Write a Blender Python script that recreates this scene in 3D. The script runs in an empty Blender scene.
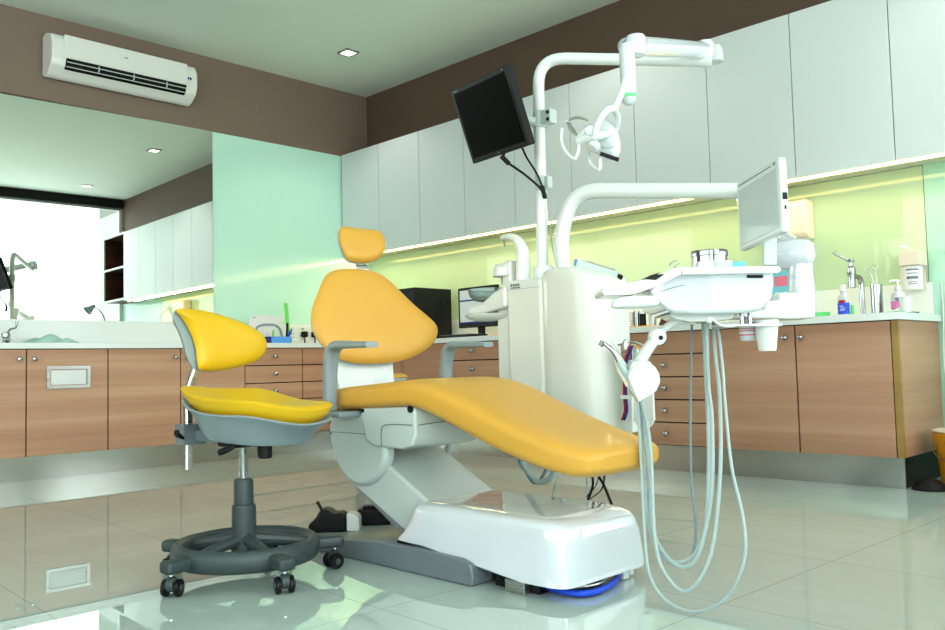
import bpy, bmesh, math, random
from mathutils import Vector, Matrix
random.seed(4)
WORLD, E1_, E2_, E3_, E4_, EXPO = 1.1, 50, 200, 9, 70, 0.64
S = bpy.context.scene
COL = S.collection
PI = math.pi
V = Vector

# ------------------------------------------------------------------ materials
def lin(c):
    return tuple(((v/255)/12.92 if v/255 <= .04045 else ((v/255+.055)/1.055)**2.4) for v in c) + (1,)

def mat(name, rgb, rough=.4, metal=0, coat=0, ior=1.5, bump=0, bscale=200, var=0, vscale=3, emit=0, trans=0, alpha=1, sheen=0, spec=.5):
    m = bpy.data.materials.new(name); m.use_nodes = True
    nt = m.node_tree; b = nt.nodes['Principled BSDF']
    c = lin(rgb)
    b.inputs['Base Color'].default_value = c
    b.inputs['Roughness'].default_value = rough
    b.inputs['Metallic'].default_value = metal
    b.inputs['Coat Weight'].default_value = coat
    b.inputs['Coat Roughness'].default_value = .03 if coat > .6 else .06
    if coat > .6: b.inputs['Coat IOR'].default_value = 1.9
    b.inputs['IOR'].default_value = ior
    b.inputs['Specular IOR Level'].default_value = spec
    b.inputs['Transmission Weight'].default_value = trans
    b.inputs['Alpha'].default_value = alpha
    tc = nt.nodes.new('ShaderNodeTexCoord')
    # every surface carries a faint procedural variation
    n = nt.nodes.new('ShaderNodeTexNoise'); n.inputs['Scale'].default_value = vscale; n.inputs['Detail'].default_value = 3
    nt.links.new(tc.outputs['Object'], n.inputs['Vector'])
    mr = nt.nodes.new('ShaderNodeMapRange')
    v = var if var else .03
    mr.inputs['To Min'].default_value = 1-v; mr.inputs['To Max'].default_value = 1+v
    nt.links.new(n.outputs['Fac'], mr.inputs['Value'])
    hs = nt.nodes.new('ShaderNodeHueSaturation'); hs.inputs['Color'].default_value = c
    nt.links.new(mr.outputs['Result'], hs.inputs['Value'])
    nt.links.new(hs.outputs['Color'], b.inputs['Base Color'])
    if emit:
        b.inputs['Emission Color'].default_value = c
        b.inputs['Emission Strength'].default_value = emit
    if bump:
        n2 = nt.nodes.new('ShaderNodeTexNoise'); n2.inputs['Scale'].default_value = bscale
        nt.links.new(tc.outputs['Object'], n2.inputs['Vector'])
        bp = nt.nodes.new('ShaderNodeBump'); bp.inputs['Strength'].default_value = bump; bp.inputs['Distance'].default_value = .001
        nt.links.new(n2.outputs['Fac'], bp.inputs['Height']); nt.links.new(bp.outputs['Normal'], b.inputs['Normal'])
    return m

def wood(name, c1, c2, c3, rough=.42):
    m = bpy.data.materials.new(name); m.use_nodes = True
    nt = m.node_tree; b = nt.nodes['Principled BSDF']
    tc = nt.nodes.new('ShaderNodeTexCoord')
    def noise(sc, detail, dist=0):
        mp = nt.nodes.new('ShaderNodeMapping'); mp.inputs['Scale'].default_value = sc
        g = nt.nodes.new('ShaderNodeNewGeometry')
        nt.links.new(g.outputs['Position'], mp.inputs['Vector'])
        n = nt.nodes.new('ShaderNodeTexNoise'); n.inputs['Scale'].default_value = 1; n.inputs['Detail'].default_value = detail
        n.inputs['Distortion'].default_value = dist
        nt.links.new(mp.outputs['Vector'], n.inputs['Vector']); return n
    n1 = noise((.35, .35, 10), 3, .0); n2 = noise((2.5, 2.5, 130), 3)
    cr = nt.nodes.new('ShaderNodeValToRGB')
    e = cr.color_ramp.elements
    e[0].position = .3; e[0].color = lin(c1); e[1].position = .7; e[1].color = lin(c3)
    x = e.new(.5); x.color = lin(c2)
    nt.links.new(n1.outputs['Fac'], cr.inputs['Fac'])
    mr = nt.nodes.new('ShaderNodeMapRange'); mr.inputs['To Min'].default_value = .90; mr.inputs['To Max'].default_value = 1.10
    nt.links.new(n2.outputs['Fac'], mr.inputs['Value'])
    hs = nt.nodes.new('ShaderNodeHueSaturation')
    nt.links.new(cr.outputs['Color'], hs.inputs['Color']); nt.links.new(mr.outputs['Result'], hs.inputs['Value'])
    nt.links.new(hs.outputs['Color'], b.inputs['Base Color'])
    b.inputs['Roughness'].default_value = rough
    return m

def brushed(name, rgb, rough=.35, sc=(1, 1, 60)):
    m = mat(name, rgb, rough, 1)
    nt = m.node_tree; b = nt.nodes['Principled BSDF']
    g = nt.nodes.new('ShaderNodeNewGeometry')
    mp = nt.nodes.new('ShaderNodeMapping'); mp.inputs['Scale'].default_value = sc
    n = nt.nodes.new('ShaderNodeTexNoise'); n.inputs['Scale'].default_value = 1.5; n.inputs['Detail'].default_value = 4
    nt.links.new(g.outputs['Position'], mp.inputs['Vector']); nt.links.new(mp.outputs['Vector'], n.inputs['Vector'])
    mr = nt.nodes.new('ShaderNodeMapRange'); mr.inputs['To Min'].default_value = rough*.6; mr.inputs['To Max'].default_value = rough*1.4
    nt.links.new(n.outputs['Fac'], mr.inputs['Value']); nt.links.new(mr.outputs['Result'], b.inputs['Roughness'])
    return m

def floor_mat():
    m = bpy.data.materials.new('polished_tile'); m.use_nodes = True
    nt = m.node_tree; b = nt.nodes['Principled BSDF']
    g = nt.nodes.new('ShaderNodeNewGeometry')
    mp = nt.nodes.new('ShaderNodeMapping'); mp.vector_type = 'POINT'
    mp.inputs['Rotation'].default_value = (0, 0, .035)
    # joints of the 0.605 m tiles
    mp.inputs['Location'].default_value = (-4.955+.605*9, 1.965+.605*0, 0)
    nt.links.new(g.outputs['Position'], mp.inputs['Vector'])
    br = nt.nodes.new('ShaderNodeTexBrick'); br.offset = 0; br.squash = 1
    br.inputs['Scale'].default_value = 1; br.inputs['Brick Width'].default_value = .605; br.inputs['Row Height'].default_value = .605
    br.inputs['Mortar Size'].default_value = .0018; br.inputs['Mortar Smooth'].default_value = .1; br.inputs['Bias'].default_value = 0
    br.inputs['Color1'].default_value = lin((184, 199, 196)); br.inputs['Color2'].default_value = lin((181, 196, 193))
    br.inputs['Mortar'].default_value = lin((156, 164, 158))
    nt.links.new(mp.outputs['Vector'], br.inputs['Vector'])
    mp2 = nt.nodes.new('ShaderNodeMapping'); mp2.inputs['Scale'].default_value = (2, 14, 1)
    nt.links.new(g.outputs['Position'], mp2.inputs['Vector'])
    n = nt.nodes.new('ShaderNodeTexNoise'); n.inputs['Scale'].default_value = 1; n.inputs['Detail'].default_value = 5
    nt.links.new(mp2.outputs['Vector'], n.inputs['Vector'])
    mr = nt.nodes.new('ShaderNodeMapRange'); mr.inputs['To Min'].default_value = .95; mr.inputs['To Max'].default_value = 1.05
    nt.links.new(n.outputs['Fac'], mr.inputs['Value'])
    hs = nt.nodes.new('ShaderNodeHueSaturation')
    nt.links.new(br.outputs['Color'], hs.inputs['Color']); nt.links.new(mr.outputs['Result'], hs.inputs['Value'])
    nt.links.new(hs.outputs['Color'], b.inputs['Base Color'])
    b.inputs['Roughness'].default_value = .003
    b.inputs['IOR'].default_value = 2.5
    return m

def pane_mat():
    m = bpy.data.materials.new('window_glass'); m.use_nodes = True
    nt = m.node_tree; nt.nodes.clear()
    out = nt.nodes.new('ShaderNodeOutputMaterial'); mx = nt.nodes.new('ShaderNodeMixShader')
    t = nt.nodes.new('ShaderNodeBsdfTransparent'); t.inputs['Color'].default_value = (.93, .97, .95, 1)
    gl = nt.nodes.new('ShaderNodeBsdfGlossy'); gl.inputs['Roughness'].default_value = .02
    mx.inputs['Fac'].default_value = .05
    nt.links.new(t.outputs[0], mx.inputs[1]); nt.links.new(gl.outputs[0], mx.inputs[2]); nt.links.new(mx.outputs[0], out.inputs['Surface'])
    return m

def emis(name, rgb, st):
    m = bpy.data.materials.new(name); m.use_nodes = True
    nt = m.node_tree; nt.nodes.clear()
    out = nt.nodes.new('ShaderNodeOutputMaterial'); e = nt.nodes.new('ShaderNodeEmission')
    e.inputs['Color'].default_value = lin(rgb); e.inputs['Strength'].default_value = st
    nt.links.new(e.outputs[0], out.inputs['Surface']); return m

M = dict(
    floor=floor_mat(),
    ceil=mat('ceiling_paint', (228, 236, 228), .8),
    brown=mat('brown_paint', (130, 112, 100), .6, bump=.1, bscale=90), brown_shade=mat('brown_paint_shaded', (98, 79, 66), .6, bump=.1, bscale=90),  # second brown: same paint, right wall's shade put into the colour
    white_wall=mat('white_paint', (225, 228, 220), .7),
    mint=mat('mint_glass', (200, 236, 222), .12, spec=.35),
    mint3=mat('mint_glass_end', (172, 216, 200), .06), mint2=mat('mint_glass_right', (192, 214, 184), .03, spec=.5),
    mirror=mat('mirror_silver', (232, 240, 234), .0, 1),
    lacquer=mat('white_lacquer', (212, 218, 220), .38, coat=.1),
    carc=mat('cabinet_edge', (200, 200, 188), .5),
    wood=wood('oak_veneer', (176, 131, 107), (192, 149, 124), (206, 165, 140)),
    darkwood=wood('walnut_veneer', (60, 34, 26), (76, 44, 34), (92, 56, 42)),
    edge=wood('oak_edge', (150, 118, 62), (168, 134, 74), (178, 144, 84)),
    kick=mat('brushed_steel', (190, 192, 188), .18, 1, var=.10, vscale=1.5),
    counter=mat('white_counter', (232, 236, 236), .22, coat=.3),
    steel=mat('chrome', (168, 171, 174), .08, 1),
    steel2=brushed('satin_steel', (190, 192, 190), .3),
    white=mat('white_enamel', (224, 228, 228), .22, coat=.4),
    white2=mat('warm_white_plastic', (228, 229, 225), .3, coat=.3),
    gloss=mat('gloss_white_shell', (214, 219, 228), .10, coat=1),
    greyw=mat('pale_grey_shell', (196, 206, 206), .3, coat=.3),
    grey=mat('grey_plastic', (138, 152, 158), .35, coat=.2),
    dgrey=mat('steel_grey_paint', (112, 120, 128), .35, coat=.2),
    base=mat('charcoal_green_plastic', (56, 68, 70), .45),
    black=mat('black_plastic', (14, 15, 18), .45, spec=.3),
    blackg=mat('black_gloss', (8, 9, 10), .3, spec=.25),
    screen=mat('dark_screen', (3, 3, 4), .55, spec=.08),
    gscreen=mat('grey_screen', (198, 204, 206), .18, coat=.6),
    yell=mat('amber_vinyl', (214, 164, 70), .42, bump=.15, bscale=260, coat=.05),
    lemon=mat('lemon_vinyl', (214, 174, 20), .42, bump=.15, bscale=260, coat=.05),
    hose=mat('pale_blue_hose', (172, 188, 190), .35),
    dhose=mat('grey_hose', (120, 136, 146), .35),
    blue=mat('blue_plastic', (30, 80, 215), .35),
    lblue=mat('light_blue_paper', (120, 190, 215), .6),
    cyan=mat('cyan_card', (90, 160, 240), .5),
    navy=mat('navy_card', (24, 40, 130), .5),
    red=mat('red_plastic', (170, 26, 36), .4),
    green=mat('green_plastic', (120, 215, 110), .4),
    teal=mat('aqua_tissue', (196, 232, 224), .8),
    paper=mat('white_paper', (232, 232, 236), .7),
    greyp=mat('grey_print', (150, 160, 180), .7),
    pink=mat('pink_soap', (232, 130, 200), .25),
    pinkp=mat('pink_print', (220, 120, 150), .6),
    clear=mat('clear_plastic', (220, 238, 236), .05, trans=.85, ior=1.3),
    bottle=mat('frosted_plastic', (225, 225, 235), .25, trans=.2),
    tan=mat('peach_plastic', (236, 222, 208), .4),
    orange=mat('orange_bucket', (214, 150, 24), .5),
    gold=mat('gold_card', (230, 160, 60), .5),
    led=emis('led_warm', (255, 226, 140), 6.0),
    lamp=emis('downlight_glow', (255, 252, 225), 6.0),
    pane=pane_mat(),
    lens=mat('lamp_glass', (225, 230, 245), .08, trans=.5),
    ltgreen=mat('green_ring', (110, 220, 140), .4),
)

# ------------------------------------------------------------------ mesh helpers
def BM(): return bmesh.new()

def bevel_all(bm, geom, w, seg=2):
    es = [e for e in {e for f in geom for e in f.edges} if len(e.link_faces) == 2 and e.calc_face_angle(0) > .5]
    if w > 0 and es:
        bmesh.ops.bevel(bm, geom=es, offset=w, segments=seg, affect='EDGES', profile=.5, clamp_overlap=True)

def merge(dst, src):
    me = bpy.data.meshes.new('tmp'); src.to_mesh(me); src.free(); dst.from_mesh(me); bpy.data.meshes.remove(me)

def box(bm, p0, p1, bev=0, seg=2, R=None, about=None):
    b = BM()
    x0, y0, z0 = p0; x1, y1, z1 = p1
    vs = [b.verts.new(v) for v in ((x0,y0,z0),(x1,y0,z0),(x1,y1,z0),(x0,y1,z0),(x0,y0,z1),(x1,y0,z1),(x1,y1,z1),(x0,y1,z1))]
    for f in ((0,3,2,1),(4,5,6,7),(0,1,5,4),(1,2,6,5),(2,3,7,6),(3,0,4,7)): b.faces.new([vs[i] for i in f])
    bmesh.ops.recalc_face_normals(b, faces=b.faces)
    bevel_all(b, list(b.faces), bev, seg)
    if R is not None:
        c = V(about) if about else V(((x0+x1)/2, (y0+y1)/2, (z0+z1)/2))
        for v in b.verts: v.co = c + R @ (v.co-c)
    merge(bm, b)

def frame_box(bm, c, U, Vv, N, su, sv, sn, bev=0, seg=2):
    """box centred at c with sizes su, sv, sn along unit axes"""
    b = BM(); c = V(c)
    vs = [b.verts.new(c+U*(i*su/2)+Vv*(j*sv/2)+N*(k*sn/2)) for k in (-1,1) for i, j in ((-1,-1),(1,-1),(1,1),(-1,1))]
    for f in ((0,3,2,1),(4,5,6,7),(0,1,5,4),(1,2,6,5),(2,3,7,6),(3,0,4,7)): b.faces.new([vs[i] for i in f])
    bmesh.ops.recalc_face_normals(b, faces=b.faces)
    bevel_all(b, list(b.faces), bev, seg)
    merge(bm, b)

def loft(bm, rings, cap=True, closed=False):
    rs = [[bm.verts.new(p) for p in r] for r in rings]
    n = len(rs[0]); fs = []
    for a in range(len(rs) - (0 if closed else 1)):
        r0, r1 = rs[a], rs[(a+1) % len(rs)]
        for i in range(n):
            fs.append(bm.faces.new((r0[i], r0[(i+1) % n], r1[(i+1) % n], r1[i])))
    if cap and not closed:
        fs.append(bm.faces.new(list(reversed(rs[0])))); fs.append(bm.faces.new(rs[-1]))
    bmesh.ops.recalc_face_normals(bm, faces=fs)

def catmull(pts, k=6, closed=False):
    pts = [V(p) for p in pts]
    out = []; n = len(pts)
    rng = range(n if closed else n-1)
    for i in rng:
        g = (lambda j: pts[j % n]) if closed else (lambda j: pts[min(max(j, 0), n-1)])
        p0, p1, p2, p3 = g(i-1), g(i), g(i+1), g(i+2)
        for s in range(k):
            t = s/k
            out.append(.5*((2*p1)+(p2-p0)*t+(2*p0-5*p1+4*p2-p3)*t*t+(3*p1-p0-3*p2+p3)*t**3))
    if not closed: out.append(pts[-1])
    return out

def tube(bm, pts, r, n=12, k=6, flat=1.0, cap=True, smooth=True):
    """round tube; r a number or one radius per control point"""
    m = len(pts)
    rl = [r]*m if not isinstance(r, (list, tuple)) else list(r)
    if smooth and m > 2:
        P = catmull(pts, k); R = [rl[min(i//k, m-1)]*(1-(i % k)/k)+rl[min(i//k+1, m-1)]*((i % k)/k) for i in range(len(P))]
    else:
        P = [V(p) for p in pts]; R = rl
    T = [(P[min(i+1, len(P)-1)]-P[max(i-1, 0)]).normalized() for i in range(len(P))]
    up = V((0, 0, 1)) if abs(T[0].z) < .9 else V((1, 0, 0))
    u = T[0].cross(up).normalized(); rings = []
    for i, p in enumerate(P):
        u = (u-T[i]*u.dot(T[i])).normalized(); w = T[i].cross(u)
        rings.append([p+(u*math.cos(a)+w*math.sin(a)*flat)*R[i] for a in [2*PI*j/n for j in range(n)]])
    loft(bm, rings, cap)

def bent(pts, rad, k=5):
    """polyline with rounded corners"""
    pts = [V(p) for p in pts]; out = [pts[0]]
    for i in range(1, len(pts)-1):
        a, b, c = pts[i-1], pts[i], pts[i+1]
        d1 = (a-b); d2 = (c-b); r = min(rad, d1.length*.49, d2.length*.49)
        s, e = b+d1.normalized()*r, b+d2.normalized()*r
        for j in range(k+1):
            t = j/k; out.append((1-t)**2*s+2*t*(1-t)*b+t*t*e)
    out.append(pts[-1]); return out

def btube(bm, pts, r, rad, n=16, k=6):
    tube(bm, bent(pts, rad, k), r, n, smooth=False)

def lathe(bm, prof, c, ax=(0, 0, 1), n=32, cap=True):
    c = V(c); ax = V(ax).normalized()
    t = V((1, 0, 0)) if abs(ax.x) < .9 else V((0, 1, 0))
    u = ax.cross(t).normalized(); w = ax.cross(u)
    loft(bm, [[c+ax*h+(u*math.cos(a)+w*math.sin(a))*max(r, 1e-4) for a in [2*PI*j/n for j in range(n)]] for r, h in prof], cap)

def torus(bm, c, ax, R, r, n=48, m=12, sq=1.0, a0=0, a1=2*PI):
    c = V(c); ax = V(ax).normalized()
    t = V((1, 0, 0)) if abs(ax.x) < .9 else V((0, 1, 0))
    u = ax.cross(t).normalized(); w = ax.cross(u)
    full = abs(a1-a0-2*PI) < 1e-6
    rings = []
    for i in range(n if full else n+1):
        a = a0+(a1-a0)*i/n; d = u*math.cos(a)+w*math.sin(a)
        rings.append([c+d*(R+r*math.cos(b))+ax*(r*sq*math.sin(b)) for b in [2*PI*j/m for j in range(m)]])
    loft(bm, rings, not full, full)

def pad(bm, outline, c, U, Vv, N, tf, tb, bend=None, p=3.0, rings=7, k=4, smooth=True, edge=.5):
    """upholstered pad: outline (u, v) around c; tf/tb thickness to front/back"""
    c = V(c); U = V(U); Vv = V(Vv); N = V(N)
    o = [V((a, b, 0)) for a, b in outline]
    if smooth: o = catmull(o, k, True)
    cen = sum(o, V((0, 0, 0)))/len(o)
    def P(s, off):
        out = []
        for q in o:
            w = cen+(q-cen)*s
            z = off+(bend(w.x, w.y) if bend else 0)
            out.append(c+U*w.x+Vv*w.y+N*z)
        return out
    R = []
    ss = [.06]+[math.sin(i/rings*PI/2) for i in range(1, rings+1)]
    for s in ss[:-1]: R.append(P(s*.985, tf*(1-s**p)**edge))
    R.append(P(1.0, 0))
    for s in reversed(ss[:-1]): R.append(P(s*.985, -tb*(1-s**p)**edge))
    loft(bm, R)

def slab(bm, poly, c, U, Vv, N, d, bev=0, seg=3):
    """flat polygon (u, v) extruded by d along N"""
    b = BM(); c = V(c)
    a = [b.verts.new(c+V(U)*u+V(Vv)*v) for u, v in poly]; e = [b.verts.new(q.co+V(N)*d) for q in a]
    n = len(a)
    b.faces.new(a); b.faces.new(list(reversed(e)))
    for i in range(n): b.faces.new((a[i], e[i], e[(i+1) % n], a[(i+1) % n]))
    bmesh.ops.recalc_face_normals(b, faces=b.faces)
    bevel_all(b, list(b.faces), bev, seg)
    merge(bm, b)

def sup(cx, cy, rx, ry, z, p=3.0, n=40):
    out = []
    for i in range(n):
        a = 2*PI*i/n; ca, sa = math.cos(a), math.sin(a)
        out.append(V((cx+rx*math.copysign(abs(ca)**(2/p), ca), cy+ry*math.copysign(abs(sa)**(2/p), sa), z)))
    return out

# ------------------------------------------------------------------ object helpers
def worldloc(o):
    l = V((0, 0, 0))
    while o: l = l+o.location; o = o.parent
    return l

def obj(name, bm, m, parent=None, at=None, label=None):
    off = worldloc(parent) if parent else V((0, 0, 0))
    me = bpy.data.meshes.new(name)
    if parent is None:
        if at is None:
            xs = [v.co for v in bm.verts]
            at = (sum(v.x for v in xs)/len(xs), sum(v.y for v in xs)/len(xs), min(v.z for v in xs))
        off = V(at)
    for v in bm.verts: v.co -= off
    for e in bm.edges:
        e.smooth = not (len(e.link_faces) == 2 and e.calc_face_angle(0) > .62)
    for f in bm.faces: f.smooth = True
    bm.to_mesh(me); bm.free()
    me.materials.append(m)
    o = bpy.data.objects.new(name, me); COL.objects.link(o)
    wn_ = o.modifiers.new('normals', 'WEIGHTED_NORMAL'); wn_.keep_sharp = True; wn_.weight = 80
    if parent: o.parent = parent
    else: o.location = off
    if label: o['label'] = label
    return o

def thing(name, label, cat, loc, group=None):
    o = bpy.data.objects.new(name, None); COL.objects.link(o)
    o.location = loc; o.empty_display_size = .05
    o['label'] = label; o['category'] = cat
    if group: o['group'] = group
    return o

def tag(o, label, cat, group=None):
    o['label'] = label; o['category'] = cat
    if group: o['group'] = group
    return o

def struct(name, bm, m, parent=None):
    o = obj(name, bm, m, parent)
    if parent is None: o['kind'] = 'structure'
    return o

X1, Y1, Z1 = V((1, 0, 0)), V((0, 1, 0)), V((0, 0, 1))
H = 3.025

# ------------------------------------------------------------------ room shell
b = BM(); box(b, (-.25, -9, -.1), (9.2, .25, 0)); struct('floor', b, M['floor'])
b = BM(); box(b, (-.25, -9, H), (9.2, .25, H+.1)); struct('ceiling', b, M['ceil'])
b = BM()
box(b, (-.25, -9, 2.447), (0, .25, H)); box(b, (-.25, -9, 0), (-.1, .25, 2.447)); box(b, (-.101, -9, 0), (-.005, .25, .96))
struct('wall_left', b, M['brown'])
b = BM(); box(b, (-.099, -1.505, .96), (0, -.001, 2.4468), .002); struct('trim_1', b, M['mint'])
b = BM(); box(b, (0, 0, 0), (5.87, .25, H)); struct('wall_right', b, M['brown_shade'])
b = BM(); box(b, (.001, -.006, .0), (4.55, -.0005, 1.57), .001); struct('trim_2', b, M['mint2'])
b = BM(); box(b, (4.553, -.006, .0), (5.85, -.0005, 2.46), .001); struct('trim_3', b, M['mint3'])
# window wall on the right, out of the direct view but seen in the mirror
b = BM()
box(b, (5.85, -.03, 0), (5.87, 0, H)); box(b, (5.85, -3.5, 0), (6.05, -3.3, H)); box(b, (5.85, -3.3, 2.93), (6.05, -.03, H)); box(b, (5.85, -3.3, 0), (6.05, -.03, .45))
box(b, (6.05, -3.5, 0), (9.2, -3.3, H))
struct('wall_window', b, M['white_wall'])
b = BM(); box(b, (5.80, -3.3, 2.90), (5.845, -.02, H-.001), .004); struct('trim_4', b, M['black'])
b = BM(); box(b, (9.0, -9, 0), (9.2, -3.5, .4)); box(b, (9.0, -9, 2.8), (9.2, -3.5, H)); box(b, (9, -9, .4), (9.2, -8.6, 2.8)); box(b, (9, -3.9, .4), (9.2, -3.5, 2.8)); struct('wall_back', b, M['white_wall'])
b = BM(); box(b, (-.25, -9.2, 0), (9.2, -9, H)); struct('wall_rear', b, M['white_wall'])
def window(name, x, y0, y1, z0, z1, n):
    b = BM()
    box(b, (x, y0, z0), (x+.06, y1, z0+.05)); box(b, (x, y0, z1-.05), (x+.06, y1, z1))
    for i in range(n+1):
        y = y0+(y1-y0)*i/n; box(b, (x, max(y-.02, y0), z0+.05), (x+.06, min(y+.02, y1), z1-.05))
    w = struct(name, b, M['white'])
    b = BM(); box(b, (x+.025, y0+.02, z0+.04), (x+.031, y1-.02, z1-.04)); struct('pane', b, M['pane'], w)
window('window_1', 5.86, -3.3, -.03, .45, 2.93, 2)
window('window_2', 9.08, -8.6, -3.9, .4, 2.8, 3)

# mirror set behind the glass panel
t = thing('wall_mirror', 'large frameless mirror on the left wall above the white worktop upstand', 'mirror', (-.06, -3.3, .965))
b = BM(); n = V((math.cos(-.02087)*math.cos(.0013), math.sin(-.02087)*math.cos(.0013), math.sin(.0013)))
U = n.cross(Z1).normalized()*-1; W_ = n.cross(U)*1
if W_.z < 0: W_ = -W_
q = V((-.012, -2.5, 1.5))
vs = []
for y, z in ((-5.6, .965), (-1.507, .965), (-1.507, 2.4468), (-5.6, 2.4468)):
    x = q.x-(n.y*(y-q.y)+n.z*(z-q.z))/n.x; vs.append(V((x, y, z)))
f0 = [b.verts.new(v) for v in vs]; f1 = [b.verts.new(v-n*.004) for v in vs]
b.faces.new(f0); b.faces.new(list(reversed(f1)))
for i in range(4): b.faces.new((f0[i], f1[i], f1[(i+1) % 4], f0[(i+1) % 4]))
bmesh.ops.recalc_face_normals(b, faces=b.faces)
obj('mirror_sheet', b, M['mirror'], t)

# ------------------------------------------------------------------ wall cabinets (right wall)
ordn = ['first', 'second', 'third', 'fourth', 'fifth', 'sixth', 'seventh', 'eighth', 'ninth', 'tenth']
for i in range(10):
    x0 = .02+.5*i; x1 = x0+.5
    t = thing('wall_cabinet', 'tall flat white wall cabinet, %s along the right wall from the room corner' % ordn[i], 'cabinet', (x0+.25, -.15, 1.56), 'white wall cabinets in a row')
    b = BM(); box(b, (x0+.0005, -.28, 1.572), (x1-.0005, -.0005 if i < 9 else -.007, 2.447), .001); obj('carcass', b, M['carc'], t)
    b = BM(); box(b, (x0+.0022, -.3, 1.556), (x1-.0022, -.2802, 2.447), .0015); obj('door', b, M['lacquer'], t)
t = thing('under_cabinet_light', 'warm glowing light strip along the underside of the white wall cabinets', 'light', (2.5, -.25, 1.56))
b = BM(); box(b, (.06, -.272, 1.5618), (5.0, -.2, 1.5719)); obj('channel', b, M['carc'], t)
b = BM(); box(b, (.08, -.272, 1.549), (4.98, -.248, 1.5618)); obj('diffuser', b, M['led'], t)
t = thing('open_shelf', 'dark wood open shelf box past the end of the white wall cabinets', 'shelf', (5.39, -.15, 1.57))
b = BM()
for z in (1.575, 1.995, 2.43): box(b, (5.04, -.28, z), (5.74, -.007, z+.02))
for x in (5.021, 5.74): box(b, (x, -.28, 1.575), (x+.02, -.007, 2.45))
box(b, (5.04, -.02, 1.59), (5.74, -.008, 2.44)); obj('carcass', b, M['darkwood'], t)
b = BM()
for z in (1.572, 1.99, 2.428): box(b, (5.021, -.298, z), (5.76, -.281, z+.026))
for x in (5.021, 5.742): box(b, (x, -.2979, 1.573), (x+.018, -.2811, 2.453))
obj('front_edge', b, M['lacquer'], t)

# ------------------------------------------------------------------ base cabinets
def knob(par, p, n):
    b = BM(); lathe(b, [(.006, 0), (.005, .012), (.013, .016), (.0155, .022), (.013, .028), (.004, .031)], p, n, 16)
    obj('knob', b, M['steel'], par)
KZ = .14; CT = .7676
def left_unit(y0, y1, kind, label, knobside=1, nd=5):
    t = thing('base_cabinet', label, 'cabinet', (.3, (y0+y1)/2, KZ), 'wood fronted base cabinets on the left')
    b = BM(); box(b, (-.004, y0+.0005, KZ), (.56, y1-.0005, CT-.001)); obj('carcass', b, M['darkwood'], t)
    if kind == 'door':
        b = BM(); box(b, (.5602, y0+.0038, KZ), (.58, y1-.0038, CT-.004), .001); d = obj('door', b, M['wood'], t)
        knob(d, (.58, (y1-.04) if knobside > 0 else (y0+.04), .708), (1, 0, 0))
        return t, d
    h = (CT-KZ)/nd
    for k in range(nd):
        b = BM(); box(b, (.5602, y0+.0038, KZ+h*k+.0036), (.58, y1-.0038, KZ+h*(k+1)-.0036), .001); d = obj('drawer', b, M['wood'], t)
        knob(d, (.58, (y0+y1)/2, KZ+h*(k+.52)), (1, 0, 0))
def right_unit(x0, x1, kind, label, knobside=1, nd=5):
    t = thing('base_cabinet', label, 'cabinet', ((x0+x1)/2, -.3, KZ), 'wood fronted base cabinets on the right')
    b = BM(); box(b, (x0+.0005, -.56, KZ), (x1-.0005, -.007, CT-.001)); obj('carcass', b, M['darkwood'], t)
    if kind == 'door':
        b = BM(); box(b, (x0+.0038, -.58, KZ), (x1-.0038, -.5602, CT-.004), .001); d = obj('door', b, M['wood'], t)
        knob(d, ((x1-.045) if knobside > 0 else (x0+.035), -.58, .705), (0, -1, 0)); return t
    h = (CT-KZ)/nd
    for k in range(nd):
        b = BM(); box(b, (x0+.0038, -.58, KZ+h*k+.0036), (x1-.0038, -.5602, KZ+h*(k+1)-.0036), .001); d = obj('drawer', b, M['wood'], t)
        knob(d, ((x0+x1)/2, -.58, KZ+h*(k+.52)), (0, -1, 0))
    return t
left_unit(-3.48, -3.004, 'door', 'single door wooden base cabinet cut by the left edge of the photo', 1)
t, d = left_unit(-3.004, -2.531, 'door', 'wooden base cabinet with a metal framed waste flap in its door', -1)
b = BM()
for a in ((-2.893, -2.640, .643, .663), (-2.893, -2.640, .528, .548)): box(b, (.5802, a[0], a[2]), (.587, a[1], a[3]), .001)
for a in ((-2.893, -2.873), (-2.660, -2.640)): box(b, (.5803, a[0], .5475), (.587, a[1], .6435))
fl = obj('waste_flap', b, M['steel2'], d)
b = BM(); box(b, (.5802, -2.868, .552), (.584, -2.665, .639)); obj('flap_plate', b, M['paper'], fl)
left_unit(-2.531, -2.054, 'door', 'plain door wooden base cabinet right of the one with the waste flap', 1)
left_unit(-2.054, -1.577, 'door', 'wooden base cabinet behind the chrome upright of the yellow stool', -1)
left_unit(-1.577, -1.101, 'drawers', 'wooden drawer cabinet under the blue desk organiser', 1)
left_unit(-1.101, -.625, 'drawers', 'wooden drawer cabinet in the corner under the power sockets', 1)
right_unit(.625, 1.10, 'door', 'wooden corner base cabinet behind the dental chair backrest', 1)
right_unit(1.10, 1.6, 'door', 'wooden base cabinet under the black computer tower', -1)
right_unit(1.6, 2.1, 'drawers', 'wooden drawer cabinet left of the white water unit, under the computer monitor', 1)
right_unit(2.1, 2.6, 'door', 'wooden base cabinet hidden behind the white water unit, left half', 1)
right_unit(2.6, 3.1, 'door', 'wooden base cabinet behind the hanging handpiece holder', -1)
right_unit(3.1, 3.605, 'drawers', 'five drawer wooden cabinet right of the white water unit', 1)
right_unit(3.605, 4.1, 'door', 'wooden base cabinet below the instrument tray and white cup', 1)
t = right_unit(4.1, 4.553, 'door', 'last wooden base cabinet on the right, below the mouthwash bottle', -1)
b = BM(); box(b, (4.5535, -.58, KZ), (4.583, -.5605, CT-.001), .001); obj('edge_strip', b, M['edge'], t)
b = BM(); box(b, (4.5535, -.56, KZ), (4.583, -.007, CT-.001), .001); obj('end_panel', b, M['wood'], t)
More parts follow.
